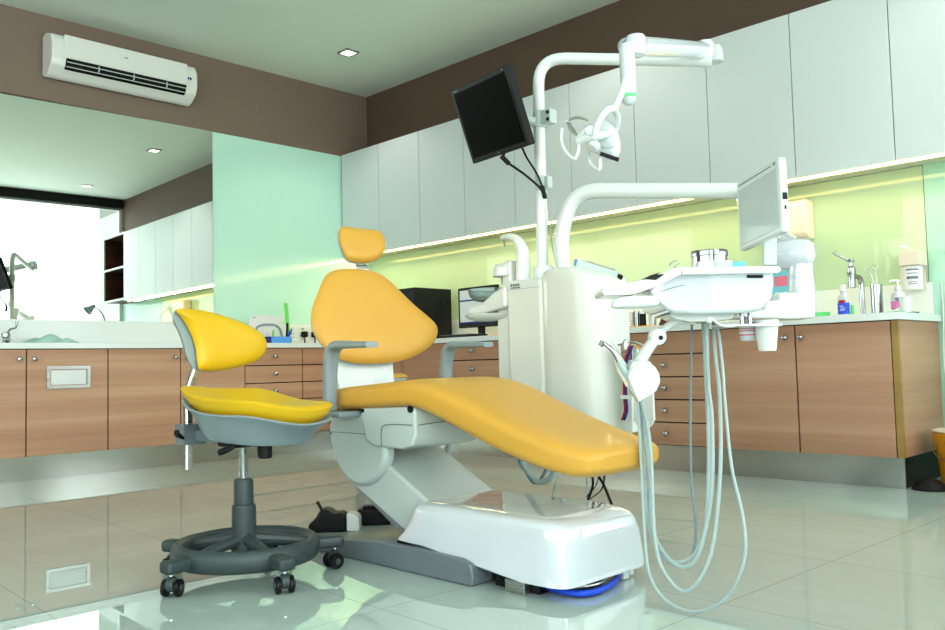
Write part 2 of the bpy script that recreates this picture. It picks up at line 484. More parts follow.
b = BM(); box(b, (0, -.625, 0), (.6245, -.007, CT-.001)); box(b, (.0, -.6249, .0), (.579, -.6, CT-.001)); obj_c = tag(obj('corner_filler', b, M['darkwood']), 'dark filler box closing the corner between the two cabinet runs', 'cabinet')
b = BM(); box(b, (-.004, -5.2, 0), (.56, -3.4805, CT-.001)); tag(obj('side_cabinet', b, M['wood']), 'wooden cabinet run going on past the left edge, seen only from beside', 'cabinet')
b = BM(); box(b, (.01, -5.2, 0), (.566, -.6255, KZ-.001)); struct('baseboard_left', b, M['kick'])
b = BM(); box(b, (.6255, -.566, 0), (4.577, -.556, KZ-.001)); struct('baseboard_right', b, M['kick'])
b = BM(); box(b, (.6255, -.5555, 0), (4.570, -.008, KZ-.001)); struct('void_shade', b, M['black'])  # black box paints the shaded hollow behind the kick plate

# ------------------------------------------------------------------ worktops
t = thing('worktop', 'long white worktop with upstand along the left mirror wall', 'worktop', (.3, -2.9, CT))
b = BM(); box(b, (-.004, -5.2, CT), (.6, -.602, CT+.035), .003); obj('top', b, M['counter'], t)
b = BM(); box(b, (-.004, -5.2, CT+.0352), (.015, -.0225, .975), .003); obj('upstand', b, M['counter'], t)
t = thing('worktop', 'white worktop with upstand below the yellow-green glass on the right wall', 'worktop', (2.3, -.3, CT))
b = BM(); box(b, (0, -.6, CT), (4.6, -.0065, CT+.035), .003); obj('top', b, M['counter'], t)
b = BM(); box(b, (0, -.022, CT+.0352), (4.57, -.0065, .97), .003); obj('upstand', b, M['counter'], t)
TZ = CT+.0355

# ------------------------------------------------------------------ air conditioner
t = thing('air_conditioner', 'white wall mounted split air conditioner high on the brown left wall', 'air conditioner', (0.001, -2.22, 2.56))
A0, A1 = -2.735, -1.715
def acprof(s=0): return [(.002, 2.60), (.002, 2.875), (.06, 2.885), (.155, 2.855), (.185, 2.80), (.188, 2.70), (.165, 2.645), (.10, 2.60), (.05, 2.585)]
b = BM(); slab(b, [(x, z) for x, z in acprof()], (0, A0, 0), X1, Z1, Y1, A1-A0, .012, 3); obj('casing', b, M['white2'], t)
b = BM(); box(b, (.1885, A0+.075, 2.702), (.1935, A1-.085, 2.852), .004); obj('front_panel', b, M['white2'], t)
b = BM(); slab(b, [(.1890, 2.697), (.1893, 2.688), (.1688, 2.643), (.1505, 2.630), (.14, 2.645), (.150, 2.66), (.165, 2.697)], (0, A0+.09, 0), X1, Z1, Y1, A1-A0-.18); obj('outlet', b, M['blackg'], t)
for dz, dx in ((-.024, -.004), (-.050, -.022)):
    b = BM(); box(b, (.186+dx, A0+.095, 2.694+dz), (.198+dx, A1-.095, 2.700+dz), .001, R=Matrix.Rotation(.5, 3, 'Y')); obj('louvre', b, M['greyw'], t)
b = BM()
for k in range(3):
    y = A0+.3+k*.24; box(b, (.172, y, 2.650), (.190, y+.006, 2.69))
obj('louvre_bracket', b, M['greyw'], t)
b = BM(); box(b, (.1936, -2.26, 2.785), (.195, -2.235, 2.794)); obj('badge', b, M['greyp'], t)
b = BM(); box(b, (.189, -1.795, 2.742), (.1905, -1.785, 2.76)); box(b, (.189, -1.78, 2.742), (.1905, -1.766, 2.76)); obj('indicator', b, M['navy'], t)

# ------------------------------------------------------------------ ceiling lights
for i, (x, y, w) in enumerate(((.79, -.79, 'above the room corner, left of the black monitor'), (2.95, -.75, 'seen in the mirror, nearer the glass panel'), (5.15, -.72, 'seen in the mirror, farther one nearer the window'))):
    t = thing('ceiling_light', 'small square recessed downlight '+w, 'light', (x, y, H-.001), 'square recessed downlights')
    b = BM()
    for a in ((-.06, -.045), (.045, .06)):
        box(b, (x-.06, y+a[0], H-.012), (x+.06, y+a[1], H-.0005)); box(b, (x+a[0], y-.0449, H-.012), (x+a[1], y+.0449, H-.0005))
    obj('frame', b, M['steel2'], t)
    b = BM(); box(b, (x-.042, y-.042, H-.008), (x+.042, y+.042, H-.003)); obj('diffuser', b, M['lamp'], t)


# ------------------------------------------------------------------ dental chair
t = dc = thing('dental_chair', 'large amber yellow dental chair with white base in the middle of the room', 'dental chair', (3.95, -2.78, 0))
def seat_ring(x, zt, th, yn, yf, tilt=0, p=5.5, n=64):
    yc, ry = (yn+yf)/2, (yf-yn)/2; zc, rz = zt-th/2, th/2
    out = []
    for i in range(n):
        a = 2*PI*i/n; ca, sa = math.cos(a), math.sin(a)
        yy = yc+ry*math.copysign(abs(ca)**(2/p), ca); dz = rz*math.copysign(abs(sa)**(2/3.6), sa)
        out.append(V((x+dz*tilt, yy, zc+dz)))
    return out
st = [(3.488, .496, .020, -2.92, -2.62, 0), (3.489, .520, .060, -2.948, -2.575, 0), (3.498, .536, .082, -2.960, -2.55, 0), (3.54, .544, .088, -2.966, -2.535, 0),
      (3.66, .552, .088, -2.975, -2.525, 0), (3.80, .562, .090, -2.980, -2.530, .02), (3.90, .569, .092, -2.980, -2.535, .1), (3.97, .567, .094, -2.980, -2.54, .2),
      (4.05, .552, .097, -2.980, -2.545, .32), (4.18, .510, .098, -2.982, -2.56, .35), (4.34, .456, .096, -2.985, -2.58, .35), (4.48, .417, .092, -2.985, -2.60, .33),
      (4.56, .397, .086, -2.978, -2.61, .25), (4.605, .386, .076, -2.965, -2.625, .2), (4.628, .376, .056, -2.945, -2.645, .1), (4.636, .364, .03, -2.915, -2.67, 0)]
cs = catmull([V((a[0], a[1], a[2])) for a in st], 3); cy = catmull([V((a[3], a[4], a[5])) for a in st], 3)
b = BM(); loft(b, [seat_ring(p.x, p.y, p.z, q.x, q.y, q.z) for p, q in zip(cs, cy)])
obj('seat', b, M['yell'], t)
# backrest
def frameof(yaw, lean):
    a = math.radians(yaw); n = V((math.cos(a)*math.cos(lean), math.sin(a)*math.cos(lean), math.sin(lean))); u = V((-math.sin(a), math.cos(a), 0)); return u, n.cross(u), n
U, W_, N = frameof(-15, .3)
BK = [(-0.029,0.222),(0.027,0.22),(0.081,0.205),(0.126,0.171),(0.175,0.115),(0.225,0.059),(0.269,0.017),(0.3,-0.018),(0.306,-0.054),(0.285,-0.095),(0.242,-0.13),(0.174,-0.162),(0.099,-0.181),(0.016,-0.186),(-0.065,-0.184),(-0.123,-0.172),(-0.165,-0.15),(-0.203,-0.111),(-0.233,-0.059),(-0.240,-0.007),(-0.226,0.053),(-0.200,0.107),(-0.172,0.162),(-0.145,0.197),(-0.095,0.217)]
BC = V((3.25, -2.57, .8075))
b = BM(); pad(b, BK, BC-N*.02, U, W_, N, .028, .012, bend=lambda u, v: .10*u*u, p=7, k=3); bk = obj('backrest', b, M['yell'], t)
b = BM(); pad(b, [(u*.985, v*.985) for u, v in BK], BC-N*.036, U, W_, N, .006, .05, bend=lambda u, v: .10*u*u, p=3, k=3); obj('back_shell', b, M['greyw'], bk)
HC = V((3.125, -2.565, 1.112))
HO = [(-0.028,0.087),(-0.005,0.098),(0.08,0.094),(0.137,0.089),(0.163,0.065),(0.168,0.021),(0.154,-0.017),(0.125,-0.044),(0.079,-0.061),(0.029,-0.063),(-0.011,-0.053),(-0.028,-0.025),(-0.04,0.024),(-0.037,0.068)]
hb = lambda u, v: 1.2*(u-.06)**2-.004
b = BM(); pad(b, HO, HC-N*.02, U, W_, N, .03, .012, bend=hb, p=4, k=4); hd = obj('headrest', b, M['yell'], t)
b = BM(); pad(b, [(u*.97+.001, v*.97) for u, v in HO], HC-N*.038, U, W_, N, .005, .022, bend=hb, p=3, k=4); obj('headrest_shell', b, M['greyw'], hd)
b = BM()
for du in (.045, .078):
    tube(b, [HC+U*du-W_*.03-N*.05, HC+U*(du-.005)-W_*.11-N*.055], .006, 10, smooth=False)
frame_box(b, HC+U*.06-W_*.075-N*.05, U, W_, N, .055, .022, .02, .003)
obj('headrest_stem', b, M['steel2'], t)
# white lumbar support between seat and backrest
b = BM()
U2, W2, N2 = frameof(-15, .16)
rr = []
for zz, w in ((.47, .095), (.50, .112), (.56, .120), (.62, .124), (.68, .122)):
    c0 = V((3.262-(zz-.47)*.18, -2.585, zz)); rr.append([c0+U2*(-w)-N2*.05, c0+U2*(-w)-N2*.004, c0+U2*(-w*.8), c0+U2*(w*.8), c0+U2*w-N2*.004, c0+U2*w-N2*.05])
loft(b, rr); obj('lumbar_support', b, M['white'], t)
b = BM(); pad(b, [(-.06, -.03), (.05, -.035), (.07, 0), (.05, .035), (-.06, .03)], (3.2200,-2.4340,0.5650), Y1, X1, Z1, .018, .0, p=3); hc = obj('hip_cushion', b, M['yell'], t)
b = BM(); pad(b, [(-.058, -.028), (.048, -.033), (.068, 0), (.048, .033), (-.058, .028)], V((3.2200,-2.4340,0.5650))-Z1*.003, Y1, X1, Z1, .0, .016, p=3); obj('cushion_shell', b, M['greyw'], hc)
# armrests
def arm(yy, dx, z0):
    b = BM()
    P = bent([(3.592+dx, yy, z0), (3.596+dx, yy, .60), (3.615+dx, yy, .688), (3.825+dx, yy, .682)], .075, 7)
    rings = []
    for i, p in enumerate(P):
        Tn = (P[min(i+1, len(P)-1)]-P[max(i-1, 0)]).normalized(); nn = Y1.cross(Tn).normalized()
        k = i/(len(P)-1); a = .019-.005*k if k > .2 else .019; w = .023+.009*k
        if i == len(P)-1: a *= .7; w *= .8
        rings.append([p+nn*(a*math.copysign(abs(math.sin(q))**.7, math.sin(q)))+Y1*(w*math.copysign(abs(math.cos(q))**.7, math.cos(q))) for q in [2*PI*j/16 for j in range(16)]])
    loft(b, rings); return b
obj('armrest', arm(-3.005, -.012, .47), M['grey'], t)
obj('armrest', arm(-2.47, -.012, .47), M['grey'], t)
b = BM(); box(b, (3.568, -3.028, .446), (3.668, -2.93, .466), .007, 3); obj('armrest_mount', b, M['grey'], t)
b = BM(); box(b, (3.54, -2.52, .43), (3.62, -2.44, .48), .008); obj('armrest_mount', b, M['greyw'], t)
# hinge shell, mechanism housing, lift arm
def sm(poly, k=4): return [(p.x, p.y) for p in catmull([V((a, c_, 0)) for a, c_ in poly], k, True)]
hp = sm([(V(q).x, V(q).z) for q in ((3.4970,-2.9450,0.4410), (3.4820,-2.9450,0.4090), (3.4890,-2.9450,0.3610), (3.5220,-2.9450,0.2840), (3.5780,-2.9450,0.2330), (3.6490,-2.9450,0.2140), (3.7190,-2.9450,0.2310), (3.7780,-2.9450,0.2810), (3.7950,-2.9450,0.3390), (3.7710,-2.9450,0.3990), (3.7100,-2.9450,0.4590), (3.6120,-2.9450,0.4640), (3.5320,-2.9450,0.4590))])
b = BM(); slab(b, hp, (0, -2.945, 0), X1, Z1, Y1, .05, .020, 4); hs_ = obj('hinge_shell', b, M['greyw'], t)
b = BM(); box(b, (3.466, -2.9462, .389), (3.70, -2.9455, .391)); lathe(b, [(.006, 0), (.006, .003)], (3.50, -2.9455, .384), (0, -1, 0), 12); obj('shell_seam', b, M['dgrey'], hs_)
b = BM()
slab(b, [(3.685,.476),(3.955,.486),(3.965,.47),(3.965,.40),(3.945,.362),(3.90,.350),(3.76,.354),(3.715,.372)], (0, -2.962, 0), X1, Z1, Y1, .30, .02, 4)
mh = obj('mechanism_housing', b, M['greyw'], t)
b = BM(); tube(b, [(3.80, -2.9632, .356), (3.80, -2.9632, .40), (3.822, -2.9632, .425), (3.95, -2.9632, .428)], .0016, 6)
tube(b, [(3.966, -2.95, .428), (3.9662, -2.80, .434), (3.9662, -2.68, .437)], .0016, 6); obj('housing_seam', b, M['dgrey'], mh)
b = BM(); lathe(b, [(.012, 0), (.012, .004)], (3.945, -2.962, .478), (0, -1, 0), 16); box(b, (3.695, -2.9635, .462), (3.712, -2.9625, .474)); obj('screw_cap', b, M['black'], mh)
b = BM(); box(b, (3.93, -2.66, .395), (3.99, -2.20, .435), .008); obj('side_bar', b, M['greyw'], t)
b = BM(); btube(b, [(3.7110,-2.5800,0.3780), (3.7140,-2.5800,0.3140), (3.6800,-2.5800,0.2620)], .014, .04, 12); obj('side_strut', b, M['greyw'], t)
b = BM(); slab(b, [(3.54,.24),(3.555,.395),(3.73,.314),(4.00,.176),(4.10,.12),(4.02,.04),(3.85,.085),(3.61,.198)], (0, -2.92, 0), X1, Z1, Y1, .30, .012, 3); obj('lift_arm', b, M['greyw'], t)
b = BM(); slab(b, [(3.585,.195),(3.60,.202),(3.86,.07),(3.85,.052)], (0, -2.90, 0), X1, Z1, Y1, .26, .003, 2); obj('lower_link', b, M['grey'], t)
b = BM(); tube(b, [(3.6710,-2.7000,0.3150), (3.7240,-2.7000,0.3050)], .006, 6, smooth=False); tube(b, [(3.7340,-2.9000,0.3120), (3.7540,-2.9000,0.3100)], .006, 6, smooth=False); obj('arm_slot', b, M['black'], t)
# base cover
def cov_ring(z, x0, x1, y0, y1, p=11): return [V((x, y, z)) for x, y in [((x0+x1)/2+(x1-x0)/2*math.copysign(abs(math.cos(a))**(2/p), math.cos(a)), (y0+y1)/2+(y1-y0)/2*math.copysign(abs(math.sin(a))**(2/p), math.sin(a))) for a in [2*PI*(j+.5)/64 for j in range(64)]]]
lv = [(.036, 3.895, 4.574, -3.012, -2.620), (.05, 3.90, 4.576, -3.012, -2.620), (.09, 3.922, 4.572, -3.009, -2.624), (.14, 3.948, 4.566, -3.004, -2.630), (.172, 3.965, 4.557, -3.000, -2.638), (.187, 3.975, 4.545, -2.994, -2.645), (.197, 3.99, 4.522, -2.980, -2.66), (.201, 4.01, 4.498, -2.962, -2.675), (.2015, 4.03, 4.49, -2.94, -2.675), (.202, 4.15, 4.40, -2.85, -2.76)]
b = BM(); loft(b, [cov_ring(*a) for a in lv])
for v in b.verts:
    if v.co.z < .12 and v.co.x < 4.27 and v.co.y < -2.8: v.co.z = .082+(v.co.z-.036)*.45
obj('base_cover', b, M['gloss'], t)
b = BM(); slab(b, [(3.20, .001), (4.263, .001), (4.268, .03), (4.258, .060), (4.22, .070), (4.05, .075), (3.85, .073), (3.65, .056), (3.45, .034), (3.20, .022)], (0, -3.03, 0), X1, Z1, Y1, .085, .006, 3)
slab(b, [(3.44, .001), (4.2, .001), (4.2, .03), (3.65, .045), (3.50, .03), (3.44, .02)], (0, -2.944, 0), X1, Z1, Y1, .34, .004, 2)
obj('floor_frame', b, M['dgrey'], t)
b = BM(); box(b, (4.30, -2.975, .001), (4.46, -2.70, .034), .003); box(b, (3.92, -3.006, .070), (4.262, -2.95, .0815), .001); obj('foot_block_gap_shade', b, M['black'], t)  # second box: black strip painting the shaded gap under the cover
b = BM(); box(b, (4.36, -3.0, .0005), (4.43, -2.976, .034), .002); obj('foot_plate', b, M['steel2'], t)
q = V((4.5380,-2.6990,0.0050))
b = BM(); box(b, (q.x-.004, q.y-.012, .004), (q.x+.004, q.y+.014, .042)); box(b, (q.x-.012, q.y+.030, .006), (q.x-.004, q.y+.05, .042)); box(b, (q.x-.011, q.y-.012, .034), (q.x-.0045, q.y+.05, .0425)); obj('end_bracket', b, M['white'], t)
b = BM(); tube(b, [(4.4320,-2.9470,0.0200), (4.4700,-2.9350,0.0120), (4.5280,-2.9400,0.0120), (4.5680,-2.9190,0.0120), (4.5770,-2.8540,0.0120), (4.5500,-2.7620,0.0120), (4.4900,-2.6640,0.0160)], .0085, 12); obj('supply_hose', b, M['blue'], t)
b = BM(); tube(b, [(4.4830,-2.9160,0.0220), (4.5470,-2.9130,0.0240), (4.5630,-2.8480,0.0240), (4.5300,-2.7630,0.0240)], .005, 8); obj('supply_hose', b, M['steel2'], t)

# cables dropping behind the chair base
b = BM()
tube(b, [(4.3150,-2.5500,0.2890), (4.2860,-2.5000,0.2220), (4.2640,-2.5000,0.1700)], .004, 8)
tube(b, [(4.3110,-2.5600,0.2860), (4.3180,-2.5000,0.2370), (4.3570,-2.5000,0.1630)], .0045, 8)
for j, a in enumerate(([(4.3540,-2.5400,0.2870), (4.2980,-2.5000,0.2200), (4.2570,-2.5000,0.1780)], [(4.3540,-2.5200,0.2850), (4.3250,-2.5000,0.2160), (4.2890,-2.5000,0.1840), (4.2640,-2.5000,0.1700)], [(4.3310,-2.5200,0.2840), (4.3300,-2.5000,0.2380), (4.3130,-2.5000,0.1990)])):
    tube(b, a, .0018, 6)
tag(obj('cable_bundle', b, M['black']), 'black cables dropping from under the amber footrest to the chair base', 'cable')
b = BM(); tube(b, [(4.3060,-2.5600,0.2740), (4.2620,-2.5000,0.2200), (4.2600,-2.5000,0.1690)], .003, 8)
tag(obj('cable', b, M['hose']), 'thin pale cable beside the black cables under the amber footrest', 'cable')
b = BM()
tube(b, [(3.86,-2.22,.42), (3.7240,-2.2000,0.2550), (3.7570,-2.2000,0.1840), (3.8070,-2.2000,0.1570), (3.8570,-2.2000,0.1760), (3.8930,-2.2000,0.2340), (3.9210,-2.2000,0.3210)], .012, 12)
tag(obj('suction_hose', b, M['hose']), 'pale blue hose loop hanging below the amber seat, thick one', 'hose')
b = BM()
tube(b, [(3.84,-2.2,.42), (3.6630,-2.1500,0.2470), (3.6930,-2.1500,0.1820), (3.7330,-2.1500,0.1420), (3.7750,-2.1500,0.1680), (3.8080,-2.1500,0.2280), (3.8310,-2.1500,0.3130)], .006, 10)
tag(obj('suction_hose', b, M['dhose']), 'thinner grey hose loop beside the thick pale one below the seat', 'hose')
b = BM(); tube(b, [(3.8290,-2.1000,0.3090), (3.8200,-2.1000,0.1930), (3.7920,-2.1000,0.1130), (3.6260,-1.9250,0.0040)], .004, 8)
tag(obj('suction_hose', b, M['hose']), 'thin straight pale hose hanging right of the hose loops', 'hose')

# ------------------------------------------------------------------ pedal and floor boxes
RG = V((.7071, .7071, 0)); FW = V((.7071, -.7071, 0)); AW = -FW
pf = V((3.2990,-2.8200,0.0000))
t = thing('foot_pedal', 'black foot control pedal with white end cover on the floor behind the stool base', 'pedal', pf)
b = BM(); slab(b, [(-.075, .001), (.066, .001), (.066, .055), (.05, .072), (.02, .066), (.0, .085), (-.03, .082), (-.05, .05), (-.075, .03)], pf, RG, Z1, AW, .09, .010, 3); obj('pedal_body', b, M['black'], t)
b = BM(); slab(b, [(.067, .001), (.115, .001), (.115, .05), (.10, .065), (.067, .070)], pf+AW*.005, RG, Z1, AW, .08, .008, 3); obj('pedal_cover', b, M['white'], t)
b = BM(); tube(b, [pf+RG*-.025+AW*.03+Z1*.075, pf+RG*-.035+AW*.03+Z1*.095, pf+RG*-.045+AW*.03+Z1*.112], .006, 8); obj('lever', b, M['black'], t)
pj = V((3.2970,-2.5970,0.0000))
b = BM(); frame_box(b, pj+Z1*.031, RG, AW, Z1, .13, .07, .06, .006); frame_box(b, pj+Z1*.067+RG*.0, RG, AW, Z1, .09, .04, .012, .003); tag(obj('junction_box', b, M['black']), 'low black box on the floor behind the dental chair lift arm', 'box')

# ------------------------------------------------------------------ stool
SC = V((3.656, -3.374, 0))
t = sl = thing('operator_stool', 'yellow wheeled operator stool with grey shell in front of the wooden cabinets', 'stool', tuple(SC))
def P3(a, r, z): return V((SC.x+.006*min(1, r/.2)+r*math.cos(a), SC.y+.006*min(1, r/.2)+r*math.sin(a), z))
b = BM(); torus(b, (SC.x+.005, SC.y+.005, .083), Z1, .195, .020, 64, 24, 1.6); obj('base_ring', b, M['base'], t)
b = BM()
for k in range(5):
    a = math.radians(-80+72*k)
    tube(b, [P3(a, .03, .112), P3(a, .12, .10), P3(a, .185, .088)], [.02, .014, .014], 10)
obj('base_spokes', b, M['base'], t)
for k in range(5):
    a = math.radians(-80+72*k); d = V((math.cos(a), math.sin(a), 0)); s = V((-d.y, d.x, 0))
    b = BM(); frame_box(b, P3(a, .236, .082), d, s, Z1, .10, .050, .036, .012, 3); obj('leg', b, M['base'], t)
    ca = a+(.5, -.2, .4, 1.0, -.6)[k]; f = V((math.cos(ca), math.sin(ca), 0)); w = V((-f.y, f.x, 0)); c0 = P3(a, .262, 0)
    b = BM(); lathe(b, [(.006, .048), (.006, .069)], c0, Z1, 12); cs_ = obj('caster', b, M['steel'], t)
    b = BM(); lathe(b, [(.010, -.011), (.019, -.010), (.0205, 0), (.019, .010), (.010, .011)], c0+Z1*.034-f*.004, w, 20); lathe(b, [(.013, .034), (.015, .050), (.009, .056)], c0-f*.002, Z1, 16); obj('caster_hood', b, M['base'], cs_)
    for sg in (-1, 1):
        b = BM(); lathe(b, [(.014, -.007), (.0225, -.006), (.024, 0), (.0225, .006), (.014, .007)], c0+Z1*.0245-f*.008+w*(.0185*sg), w, 24)
        wh = obj('wheel', b, M['black'], cs_)
        b = BM(); lathe(b, [(.010, 0), (.009, .004), (.004, .005)], c0+Z1*.0245-f*.008+w*(.0255*sg), w*sg, 16); obj('hub_cap', b, M['base'], cs_)
b = BM(); lathe(b, [(.036, .075), (.040, .09), (.036, .11), (.035, .205), (.0335, .212), (.029, .215), (.0285, .280), (.024, .288), (.016, .29)], SC, Z1, 32); obj('column_cover', b, M['base'], t)
b = BM(); lathe(b, [(.0135, .28), (.0135, .41)], SC, Z1, 24); obj('gas_lift', b, M['steel'], t)
# seat
RG = V((.7071, .7071, 0)); FW = V((.7071, -.7071, 0))
sc_ = V((3.688, -3.345, 0))
def seat_plane(x, y): return .503-.105*((x-sc_.x)*RG.x+(y-sc_.y)*RG.y)
sF = V((math.cos(.12), math.sin(.12), 0)); sS = V((-sF.y, sF.x, 0))
so = [(a*.915, c_*.915) for a, c_ in [(.232, 0), (.222, .10), (.17, .175), (.06, .205), (-.08, .205), (-.18, .165), (-.222, .07), (-.222, -.07), (-.18, -.165), (-.08, -.205), (.06, -.205), (.17, -.175), (.222, -.10)]]
def bend_seat(u, v):
    P = sc_+sF*u+sS*v
    r = -u/.22
    return seat_plane(P.x, P.y)-.48+.012+(.022*max(0, r)**2)-.010*max(0, -r)**2+.056*((u/.22)**2+(v/.20)**2)-.050
b = BM(); pad(b, so, sc_+Z1*.48, sF, sS, Z1, .036, .044, bend=bend_seat, p=3.6, rings=12, k=4); obj('seat', b, M['lemon'], t)
b = BM(); O = catmull([V((u, v, 0)) for u, v in so], 4, True); rings = []
for s, dz in ((.9, -.042), (.965, -.036), (.985, -.040), (.97, -.045), (.88, -.052), (.74, -.062), (.68, -.080), (.63, -.090), (.5, -.093)):
    r_ = []
    for q in O:
        P = sc_+sF*(q.x*s)+sS*(q.y*s); zz = bend_seat(q.x, q.y)*(1 if s > .95 else (s if s > .8 else .3))+(0 if s > .95 else 0)
        r_.append(V((P.x, P.y, .48+zz+dz)) if s > .86 else V((P.x, P.y, .50-.07*((P.x-sc_.x)*RG.x+(P.y-sc_.y)*RG.y)+dz-.012)))
    rings.append(r_)
loft(b, rings); obj('seat_shell', b, M['grey'], t)
# lever, knob, mechanism
b = BM(); box(b, (SC.x-.05, SC.y-.06, .385), (SC.x+.06, SC.y+.05, .415), .008); obj('mechanism', b, M['black'], t)
b = BM(); tube(b, [(3.7110,-3.4000,0.4180), (3.7240,-3.4300,0.4070), (3.7260,-3.4600,0.3890), (3.7050,-3.4800,0.3760)], [.020, .014, .012, .010], 10, flat=.8); obj('lever', b, M['black'], t)
b = BM(); lathe(b, [(.018, .368), (.021, .372), (.022, .405), (.018, .415)], V(((3.7530,-3.3600,0.3620)[0], -3.36, -.015)), Z1, 20); obj('tilt_knob', b, M['black'], t)
# back bar
bx = V((3.4200,-3.4310,0.3960))
b = BM()
flat = [V((3.4200,-3.4310,0.3060)), V((3.4200,-3.4300,0.4270)), V((3.4200,-3.4300,0.5210)), V((3.4200,-3.4230,0.5680)), V((3.4250,-3.4080,0.6150)), V((3.4250,-3.4020,0.6340))]
ff = catmull(flat, 5); dd = V((.15, -.99, 0)).normalized(); rings = []
for i, p in enumerate(ff):
    Tn = (ff[min(i+1, len(ff)-1)]-ff[max(i-1, 0)]).normalized(); nn = dd.cross(Tn).normalized()
    rings.append([p+dd*(.013*c1)+nn*(.010*c2) for c1, c2 in ((-1, -.6), (-.6, -1), (.6, -1), (1, -.6), (1, .6), (.6, 1), (-.6, 1), (-1, .6))])
loft(b, rings); obj('back_bar', b, M['steel2'], t)
bq = V((3.4200,-3.4240,0.4150))
b = BM(); box(b, (bq.x-.03, bq.y-.035, bq.z-.032), (bq.x+.03, bq.y+.04, bq.z+.032), .003); box(b, (bq.x+.02, bq.y+.0, bq.z-.02), (SC.x-.045, bq.y+.10, bq.z+.012), .004); obj('bar_clamp', b, M['dgrey'], t)
b = BM(); tube(b, [bq+V((.03, -.036, -.01)), bq+V((.04, -.06, .003)), bq+V((.055, -.07, .012))], [.004, .009, .009], 10); obj('clamp_knob', b, M['black'], t)
# stool backrest
U, W_, N = frameof(10, .1)
N = V((.980, .173, .1)).normalized(); U = V((-.1736, .985, 0)); W_ = N.cross(U)
SB = [(-0.062,0.079),(-0.032,0.089),(0.021,0.089),(0.09,0.081),(0.16,0.065),(0.223,0.044),(0.269,0.018),(0.291,-0.009),(0.29,-0.039),(0.27,-0.066),(0.23,-0.086),(0.172,-0.099),(0.108,-0.108),(0.047,-0.109),(0.016,-0.103),(0.009,-0.075),(0.008,-0.045),(0.000,-0.012),(-0.016,0.022),(-0.040,0.056)]
SH = SB[:14]+[(0.010,-0.103),(-.006,-.088),(-.022,-.055),(-.032,-.015),(-.048,.025),(-.066,.056)]
bc = V((3.45, -3.42, .72)); sbb = lambda u, v: .5*(u-.12)**2
b = BM(); pad(b, SB, bc-N*.018, U, W_, N, .026, .006, bend=sbb, p=5, rings=8, k=4); bo = obj('backrest', b, M['lemon'], t)
b = BM(); pad(b, [(u-.002, v) for u, v in SH], bc-N*.028, U, W_, N, .006, .045, bend=sbb, p=3, rings=8, k=4); obj('back_shell', b, M['grey'], bo)

# ------------------------------------------------------------------ treatment unit (column, poles, lamp)
t = tu = thing('treatment_unit', 'tall white treatment unit column with bent poles beside the amber chair', 'dental unit', (3.84, -1.95, .3))
rings = []
cx, cy, rx, ry = 3.862, -1.955, .155, .148
def ztop(x, y): return .985-.30*max(0, (x-cx)+(-.03))-1.2*max(0, (x-cx)-.03)**2
prof = [(.30, .9), (.315, .97), (.34, 1.0)]+[(.34+.1*i, 1.0) for i in range(1, 6)]
for z, s in prof: rings.append(sup(cx, cy, rx*s, ry*s, z, 3.2, 56))
for dz, s in ((-.05, 1.0), (-.025, .985), (-.010, .95), (-.002, .88), (0, .7), (.002, .3)):
    rings.append([V((p.x, p.y, ztop(p.x, p.y)+dz)) for p in sup(cx, cy, rx*s, ry*s, 0, 3.2, 56)])
b = BM(); loft(b, rings); obj('column_body', b, M['white2'], t)
b = BM(); box(b, (3.555, -2.09, .30), (3.75, -1.83, .955), .02, 4); sb_ = obj('side_body', b, M['white2'], t)
b = BM(); box(b, (3.557, -2.0905, .915), (3.745, -2.0902, .9165)); obj('body_seam', b, M['greyp'], sb_)
b = BM()
for k in range(4): box(b, (3.584+k*.013, -2.0915, .928), (3.593+k*.013, -2.0903, .938))
box(b, (3.584, -2.0915, .9195), (3.636, -2.0903, .9245)); obj('name_badge', b, M['dgrey'], sb_)
b = BM(); box(b, (3.47, -2.06, .30), (3.5545, -1.86, .845), .012, 3); obj('rear_body', b, M['white2'], t)
# upper pole with lamp boom
PT = (3.6610,-1.9600,1.6800)
b = BM(); btube(b, [(3.648, -1.96, .90), (3.6580,-1.9600,1.9060), (4.2700,-1.6000,1.8110)], .0245, .12, 20, 8); obj('lamp_pole', b, M['white'], t)
b = BM(); lathe(b, [(.045, 0), (.045, .055), (.040, .06), (.028, .062)], (3.655, -1.96, .955), Z1, 28); obj('pole_collar', b, M['white'], t)
b = BM(); btube(b, [(3.755, -1.93, .90), (3.7180,-1.9300,1.1290), (3.7810,-1.9000,1.3210), (3.9550,-1.8200,1.3050), (4.3990,-1.5800,1.2620)], .0325, .16, 20, 10); obj('tray_pole', b, M['white'], t)
b = BM(); tube(b, [(3.7400,-1.9500,1.2840), (3.6770,-1.9300,1.1900), (3.6590,-1.9000,1.0880), (3.6740,-1.9000,1.0350)], .003, 6); obj('pole_wire', b, M['greyw'], t)
# clamp brackets on the pole
q = V((3.6590,-1.9600,1.6380))
b = BM(); lathe(b, [(.032, -.035), (.032, .035)], (3.662, -1.96, q.z), Z1, 24); box(b, (3.68, -1.985, q.z-.03), (3.735, -1.94, q.z+.03), .003); cl = obj('pole_clamp', b, M['greyw'], t)
b = BM()
for dz in (-.015, .015): lathe(b, [(.008, 0), (.006, .004)], (3.722, -1.9855, q.z+dz), (0, -1, 0), 12)
obj('clamp_bolt', b, M['black'], cl)
b = BM(); lathe(b, [(.0285, -.03), (.0285, .03)], (3.66, -1.96, 1.365), Z1, 20); box(b, (3.67, -1.975, 1.34), (3.705, -1.945, 1.39), .003); obj('lower_clamp', b, M['greyw'], t)
